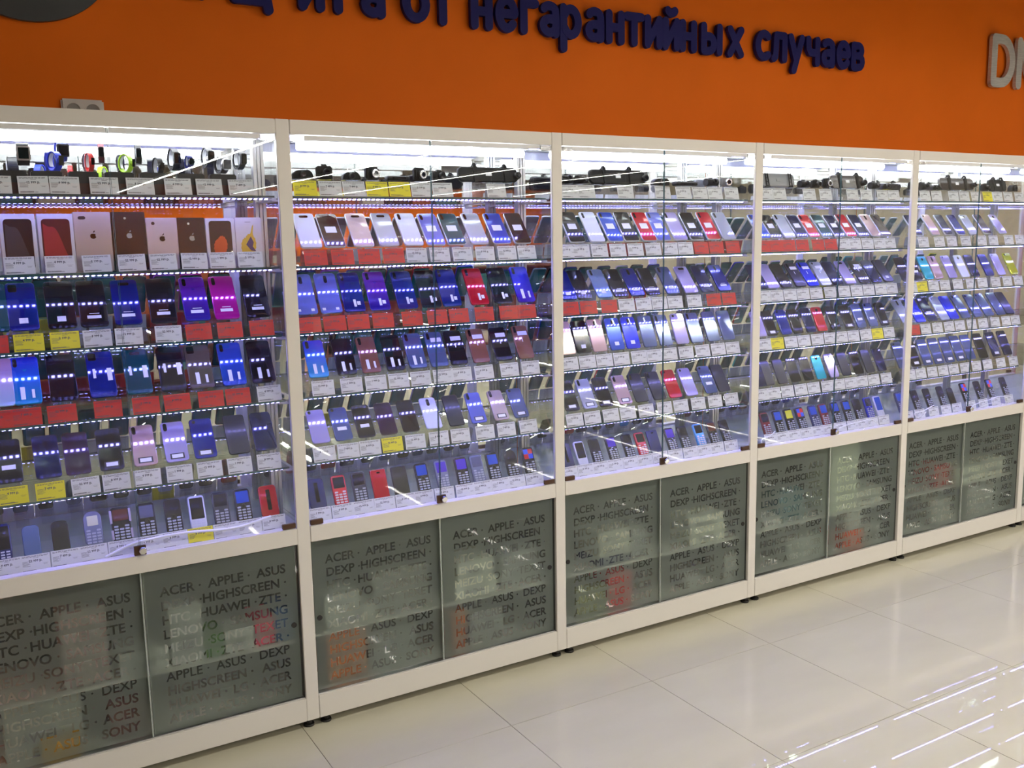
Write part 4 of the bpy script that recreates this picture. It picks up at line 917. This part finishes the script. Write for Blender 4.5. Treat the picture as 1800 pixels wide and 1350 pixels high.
# ---------------------------------------------------------------- boxes stored behind the frosted panes
SB = [ # cabinet, x0, x1, z0, h, depth, colour, label, y
 (0,.245,.375,.305,.24,.16,(.42,.33,.31),'pale pinkish carton behind the left frosted pane, first cabinet',.07),
 (0,.40,.545,.305,.075,.15,(.62,.62,.58),'low white carton on the inner shelf beside the pinkish carton',.06),
 (0,.552,.652,.305,.19,.10,(.62,.63,.60),'white carton with dark side behind the right frosted pane, first cabinet',.06),
 (0,.655,.715,.305,.075,.12,(.10,.22,.06),'small green carton behind the right frosted pane, first cabinet',.06),
 (0,.718,.812,.305,.075,.12,(.66,.66,.62),'low white carton left of the pink one, first cabinet',.06),
 (0,.816,.880,.305,.095,.12,(.62,.07,.13),'small pink red carton behind the right frosted pane',.06),
 (0,.884,.945,.305,.115,.12,(.05,.13,.30),'small blue carton at the right end of the inner shelf, first cabinet',.06),
 (0,.075,.290,.1065,.165,.18,(.50,.50,.44),'wide grey white carton at the bottom left, first cabinet',.10),
 (0,.170,.275,.1065,.055,.03,(.60,.33,.04),'flat orange yellow carton in front of the wide grey one',.06),
 (0,.36,.47,.1065,.11,.10,(.16,.06,.05),'dark brown carton low behind the left frosted pane, first cabinet',.07),
 (1,.055,.237,.305,.062,.16,(.62,.62,.55),'low white carton at the left end of the inner shelf, second cabinet',.06),
 (1,.053,.180,.368,.055,.14,(.60,.61,.54),'white carton stacked on the left low carton, second cabinet',.06),
 (1,.245,.46,.305,.15,.10,(.34,.34,.31),'wide grey carton in the middle of the inner shelf, second cabinet',.10),
 (1,.545,.722,.305,.068,.16,(.78,.78,.66),'cream carton, lower of the two stacked, second cabinet',.055),
 (1,.560,.710,.3735,.072,.15,(.78,.78,.68),'cream carton, upper of the two stacked, second cabinet',.058),
 (1,.760,.93,.305,.13,.12,(.36,.37,.35),'pale grey carton at the right end of the inner shelf, second cabinet',.09),
 (1,.055,.200,.1065,.18,.16,(.50,.17,.05),'tall orange carton in the bottom left corner, second cabinet',.07),
 (1,.215,.40,.1065,.14,.14,(.28,.29,.27),'grey carton next to the tall orange one, second cabinet',.09),
 (1,.535,.600,.1065,.15,.14,(.45,.13,.04),'narrow orange carton in the middle bottom, second cabinet',.08),
 (1,.62,.76,.1065,.12,.12,(.34,.34,.33),'grey carton low behind the right pane, second cabinet',.09),
 (2,.196,.350,.305,.035,.16,(.08,.09,.14),'flat dark blue carton at the bottom of the stack, third cabinet',.06),
 (2,.196,.348,.3405,.052,.16,(.70,.69,.57),'cream carton in the middle of the left stack, third cabinet',.06),
 (2,.190,.352,.393,.055,.16,(.70,.69,.58),'cream carton on top of the left stack, third cabinet',.06),
 (2,.668,.872,.305,.065,.16,(.72,.72,.60),'cream carton, lower of the right pair, third cabinet',.058),
 (2,.662,.862,.3705,.060,.16,(.70,.70,.59),'cream carton, upper of the right pair, third cabinet',.058),
 (2,.372,.455,.305,.13,.12,(.40,.42,.40),'grey carton right of the left stack, third cabinet',.08),
 (2,.095,.240,.1065,.115,.14,(.26,.27,.14),'olive carton at the bottom left, third cabinet',.07),
 (2,.245,.360,.1065,.155,.14,(.55,.05,.05),'bright red carton at the bottom, third cabinet',.065),
 (2,.66,.74,.1065,.07,.12,(.40,.40,.37),'small grey carton low behind the right pane, third cabinet',.08),
 (2,.872,.945,.1065,.115,.12,(.50,.50,.46),'grey white carton at the bottom right, third cabinet',.06),
 (3,.520,.712,.305,.33,.14,(.62,.66,.52),'tall pale green carton standing in the middle, fourth cabinet',.055),
 (3,.716,.900,.305,.085,.14,(.58,.58,.50),'low cream carton right of the tall pale green one',.06),
 (3,.110,.210,.305,.045,.12,(.70,.70,.66),'small flat white carton on the inner shelf, fourth cabinet',.06),
 (3,.26,.42,.305,.13,.12,(.10,.20,.22),'dark teal carton on the inner shelf, fourth cabinet',.12),
 (3,.270,.500,.1065,.11,.14,(.45,.46,.42),'wide grey carton at the bottom left, fourth cabinet',.07),
 (3,.640,.775,.1065,.085,.14,(.62,.12,.06),'orange red carton at the bottom, fourth cabinet',.065),
 (3,.780,.905,.1065,.095,.12,(.42,.43,.40),'grey carton with round opening at the bottom right, fourth cabinet',.065),
 (3,.67,.78,.192,.085,.10,(.55,.55,.50),'pale carton on top of the orange red one',.08),
 (4,.470,.700,.305,.085,.14,(.66,.68,.56),'pale green white carton in the middle, fifth cabinet',.06),
 (4,.705,.905,.305,.095,.12,(.62,.60,.50),'cream carton with red mark, fifth cabinet',.065),
 (4,.33,.462,.305,.11,.12,(.42,.08,.07),'dark red carton left of the pale one, fifth cabinet',.08),
 (4,.300,.470,.1065,.13,.14,(.48,.46,.42),'grey pink carton at the bottom left, fifth cabinet',.07),
 (4,.600,.860,.1065,.15,.14,(.44,.44,.41),'wide grey carton at the bottom right, fifth cabinet',.08)]
for k, x0, x1, z0, h, dp, c_, lab, y in SB:
    e = empty('storage_carton', lab, 'carton', (k+(x0+x1)/2, y, z0), (0, 0, 0), 'cartons stored in the base of the '+CN[k])
    W = x1-x0; dp = min(dp, .34-y)
    m = mat('carton_%02d_%02d_%02d' % tuple(int(q*99) for q in c_), c_, .6)
    obj('box_body', boxm(-W/2+.001, W/2-.001, 0, dp, .0004, h-.0006, bev=.001), m, e)
    obj('lid', boxm(-W/2, W/2, -.001, dp+.001, h*.80, h-.0003, bev=.0008), m, e)
    if 'cream' in lab or 'white' in lab: obj('box_label', boxm(-W*.25, W*.2, -.0018, -.0009, h*.25, h*.5), mat('label_grey', (.35,.36,.36), .5), e)
    if 'round opening' in lab:
        bm = bmesh.new(); cyl(bm, (0, -.0022, h*.45), (0, -.001, h*.45), .026, 20); obj('round_opening', bm, M_DARK, e)
# ---------------------------------------------------------------- door-glass glare modelled as white tubes over the price tags of the bottom shelves
M_GLARE = mat('white_cable', (.85,.85,.88), .35)  # white of the door-glare tubes
def cable(name, pts, r_, lab, cat='cable'):  # tube standing in for glare on the door glass, no real cable
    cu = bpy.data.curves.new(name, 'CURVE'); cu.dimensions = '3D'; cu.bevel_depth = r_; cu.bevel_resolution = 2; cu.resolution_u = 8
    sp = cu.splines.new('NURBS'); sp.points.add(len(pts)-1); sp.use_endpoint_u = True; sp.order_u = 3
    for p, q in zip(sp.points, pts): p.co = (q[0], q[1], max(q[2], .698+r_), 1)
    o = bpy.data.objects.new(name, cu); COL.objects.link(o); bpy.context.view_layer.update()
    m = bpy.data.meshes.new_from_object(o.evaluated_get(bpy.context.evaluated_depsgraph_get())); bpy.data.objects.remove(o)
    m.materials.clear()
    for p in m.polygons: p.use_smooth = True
    if cat: return tagit(obj(name, m, M_GLARE), lab, cat)
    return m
cable('cable', [(0.3852, 0.03, 0.6899), (0.4063, 0.03, 0.7104), (0.4674, 0.03, 0.7319), (0.5385, 0.03, 0.7356), (0.6219, 0.03, 0.7376), (0.7232, 0.03, 0.7254), (0.7895, 0.03, 0.7254), (0.841, 0.03, 0.7369), (0.8814, 0.03, 0.743)], 0.0042, 'thick white tube for door glare sweeping over the white tags, bottom shelf, first cabinet')
cable('cable', [(3.5449, 0.026, 0.7197), (3.5809, 0.026, 0.7282), (3.6396, 0.026, 0.7316), (3.6993, 0.026, 0.7325), (3.7442, 0.026, 0.7403), (3.775, 0.026, 0.7342), (3.803, 0.026, 0.7154), (3.8156, 0.026, 0.6983)], 0.0022, 'white tube for door glare looping over the right half of the bottom tags, fourth cabinet')
cable('cable', [(3.1289, 0.026, 0.7542), (3.1033, 0.026, 0.7356), (3.0643, 0.026, 0.7332), (3.0452, 0.026, 0.7235), (3.0488, 0.026, 0.7111), (3.0554, 0.026, 0.7055)], 0.0022, 'short curled white tube for door glare in the lower left corner, fourth cabinet')
cable('cable', [(4.5478, 0.026, 0.7182), (4.602, 0.026, 0.7317), (4.6766, 0.026, 0.7337), (4.7264, 0.026, 0.7422), (4.7769, 0.026, 0.7468), (4.8292, 0.026, 0.7396), (4.8637, 0.026, 0.7204), (4.8715, 0.026, 0.7078), (4.86, 0.026, 0.6932)], 0.0018, 'longer white tube for door glare arching over the bottom tags, fifth cabinet')
cable('cable', [(4.2309, 0.026, 0.7553), (4.186, 0.026, 0.7453), (4.1419, 0.026, 0.7317), (4.0858, 0.026, 0.7341), (4.081, 0.026, 0.7237), (4.1107, 0.026, 0.6985), (4.1316, 0.026, 0.7181), (4.1443, 0.026, 0.6984), (4.1703, 0.026, 0.7286)], 0.0022, 'looped white tube for door glare beside the left post, fifth cabinet')
cable('cable', [(4.5773, 0.024, 0.6981), (4.6261, 0.024, 0.7064), (4.6939, 0.024, 0.7186), (4.7578, 0.024, 0.7139), (4.8244, 0.024, 0.6913)], 0.0016, 'thin white tube for door glare below the longer one, fifth cabinet')

# ---------------------------------------------------------------- wall signs
STW = .33     # stroke width relative to the x-height
def arc(cx, cy, rx, ry, a0, a1, n=10): return [(cx+rx*math.cos(R(a0+(a1-a0)*i/n)), cy+ry*math.sin(R(a0+(a1-a0)*i/n))) for i in range(n+1)]
G_ = {
'з': [arc(.30,.76,.27,.22,150,-80), arc(.30,.26,.30,.26,80,-150)],
'а': [arc(.34,.78,.28,.22,150,20,8)+[(.62,.62),(.62,0)], arc(.33,.27,.29,.25,70,330,12)+[(.62,.4)], [(.36,.52),(.62,.52)]],
'щ': [[(0,1),(0,0),(1.02,0)],[(.46,1),(.46,0)],[(.92,1),(.92,0)],[(1.02,0),(1.06,-.26)]],
'и': [[(0,1),(0,0)],[(0,.02),(.60,.98)],[(.60,1),(.60,0)]],
'й': [[(0,1),(0,0)],[(0,.02),(.60,.98)],[(.60,1),(.60,0)],arc(.30,1.48,.20,.16,200,340,6)],
'т': [[(0,1),(.72,1)],[(.36,1),(.36,0)]],
'о': [arc(.38,.5,.38,.5,0,360,20)],
'н': [[(0,1),(0,0)],[(0,.5),(.6,.5)],[(.6,1),(.6,0)]],
'е': [[(.06,.52),(.68,.52)]+arc(.36,.5,.34,.5,8,318,16)],
'г': [[(0,0),(0,1),(.52,1)]],
'р': [[(0,1),(0,-.5)],arc(.34,.5,.34,.48,150,-150,16)],
'ы': [[(0,1),(0,0),(.3,0)]+arc(.30,.30,.26,.30,-90,90,8)+[(0,.6)],[(.88,1),(.88,0)]],
'х': [[(0,1),(.64,0)],[(.64,1),(0,0)]],
'с': [arc(.40,.5,.38,.5,50,310,14)],
'л': [[(0,.0),(.10,.08),(.16,1),(.66,1),(.66,0)]],
'у': [[(0,1),(.34,.08)],[(.70,1),(.22,-.42)]],
'ч': [[(0,1),(.02,.62),(.14,.44),(.6,.44)],[(.6,1),(.6,0)]],
'в': [[(0,0),(0,1),(.34,1)]+arc(.34,.77,.22,.23,90,-90,6)+[(0,.54)],[(.34,.54)]+arc(.36,.27,.26,.27,90,-90,6)+[(0,0)]],
}
def stroke_mesh(strokes, s, sw, th):
    """rounded strokes; local x right, z up, front face at y=-th"""
    bm = bmesh.new(); n = 14; rr = sw*s/2; d_ = th
    for si, st in enumerate(strokes):
        pts = [Vector((x*s, z*s)) for x, z in st]
        for a, b in zip(pts, pts[1:]):
            if (b-a).length < 1e-6: continue
            d = (b-a).normalized(); a0 = math.atan2(d.y, d.x); d_ += .00006
            P = [a+Vector((math.cos(a0+math.pi/2+math.pi*i/8), math.sin(a0+math.pi/2+math.pi*i/8)))*rr for i in range(9)]
            P += [b+Vector((math.cos(a0-math.pi/2+math.pi*i/8), math.sin(a0-math.pi/2+math.pi*i/8)))*rr for i in range(9)]
            F = [bm.verts.new((p.x, -d_, p.y)) for p in P]; B = [bm.verts.new((p.x, 0, p.y)) for p in P]
            bm.faces.new(F); m_ = len(P)
            for i in range(m_): bm.faces.new((F[i], B[i], B[(i+1) % m_], F[(i+1) % m_]))
    bmesh.ops.recalc_face_normals(bm, faces=bm.faces[:])
    return bm
LET = [('з',.700),('а',.825),('щ',1.02),('и',1.228),('т',1.325),('а',1.455),('о',1.625),('т',1.735),('н',1.900),('е',2.010),('г',2.115),('а',2.205),('р',2.310),('а',2.425),('н',2.532),('т',2.632),('и',2.735),('й',2.832),('н',2.928),('ы',3.063),('х',3.206),('с',3.375),('л',3.480),('у',3.592),('ч',3.703),('а',3.805),('е',3.915),('в',4.020)]
XH = .104
sg = empty('wall_sign', 'long dark blue Cyrillic lettering mounted on the orange wall above the cabinets', 'sign', (0, YB-.012, 2.420))
for ch_, cx in LET:
    wdt = max(x for st in G_[ch_] for x, z in st)
    obj('letter', stroke_mesh(G_[ch_], XH, STW, .018), M_NAVY, sg, (cx-wdt*XH/2-.0, 0, 0))
s2 = empty('steel_sign', 'brushed steel capital letters at the right edge of the orange wall', 'sign', (5.125, YB-.012, 2.425))
def slab_letters(st, s, sw): return stroke_mesh(st, s, sw, .02)
obj('letter', slab_letters([[(0,0),(0,1),(.30,1)]+arc(.30,.5,.42,.5,90,-90,12)+[(0,0)]], .232, .22), M_STEEL, s2)
obj('letter', slab_letters([[(0,0),(0,1)],[(0,1),(.62,0)],[(.62,0),(.62,1)]], .232, .22), M_STEEL, s2, (.235, 0, 0))
bm = bmesh.new(); cyl(bm, (.345, YB-.001, 2.556), (.345, YB-.022, 2.556), .268, 96)
tagit(obj('wall_disc', bm, mat('disc_dark_grey', (.045,.048,.050), .4)), 'large round dark grey plate on the orange wall, top left', 'wall plate')
# socket above the first cabinet
so = empty('wall_socket', 'white double wall socket peeking out above the leftmost cabinet', 'socket', (.472, YB-.001, 2.030))
obj('socket_plate', boxm(-.062, .062, -.012, 0, -.038, .038, bev=.005), mat('socket_white', (.72,.68,.62), .35), so)
for s in (-1, 1):
    bm = bmesh.new(); n = 24
    A = [[bm.verts.new((s*.028+r_*math.cos(2*math.pi*i/n), yy, .004+r_*math.sin(2*math.pi*i/n))) for i in range(n)] for r_, yy in ((.024, -.0121), (.024, -.0150), (.0205, -.0150), (.0195, -.0125))]
    for a, b in zip(A, A[1:]):
        for i in range(n): bm.faces.new((a[i], a[(i+1) % n], b[(i+1) % n], b[i]))
    rr_ = obj('socket_ring', bm, MATS['socket_white'], so)
    bm = bmesh.new(); cyl(bm, (s*.028, -.0119, .004), (s*.028, -.0124, .004), .0195, 24)
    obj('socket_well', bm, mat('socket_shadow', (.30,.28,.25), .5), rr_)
    bm = bmesh.new()
    for q in (-.0095, .0095): cyl(bm, (s*.028+q, -.0124, .004), (s*.028+q, -.0128, .004), .0025, 8)
    obj('pin_hole', bm, M_DARK, rr_)
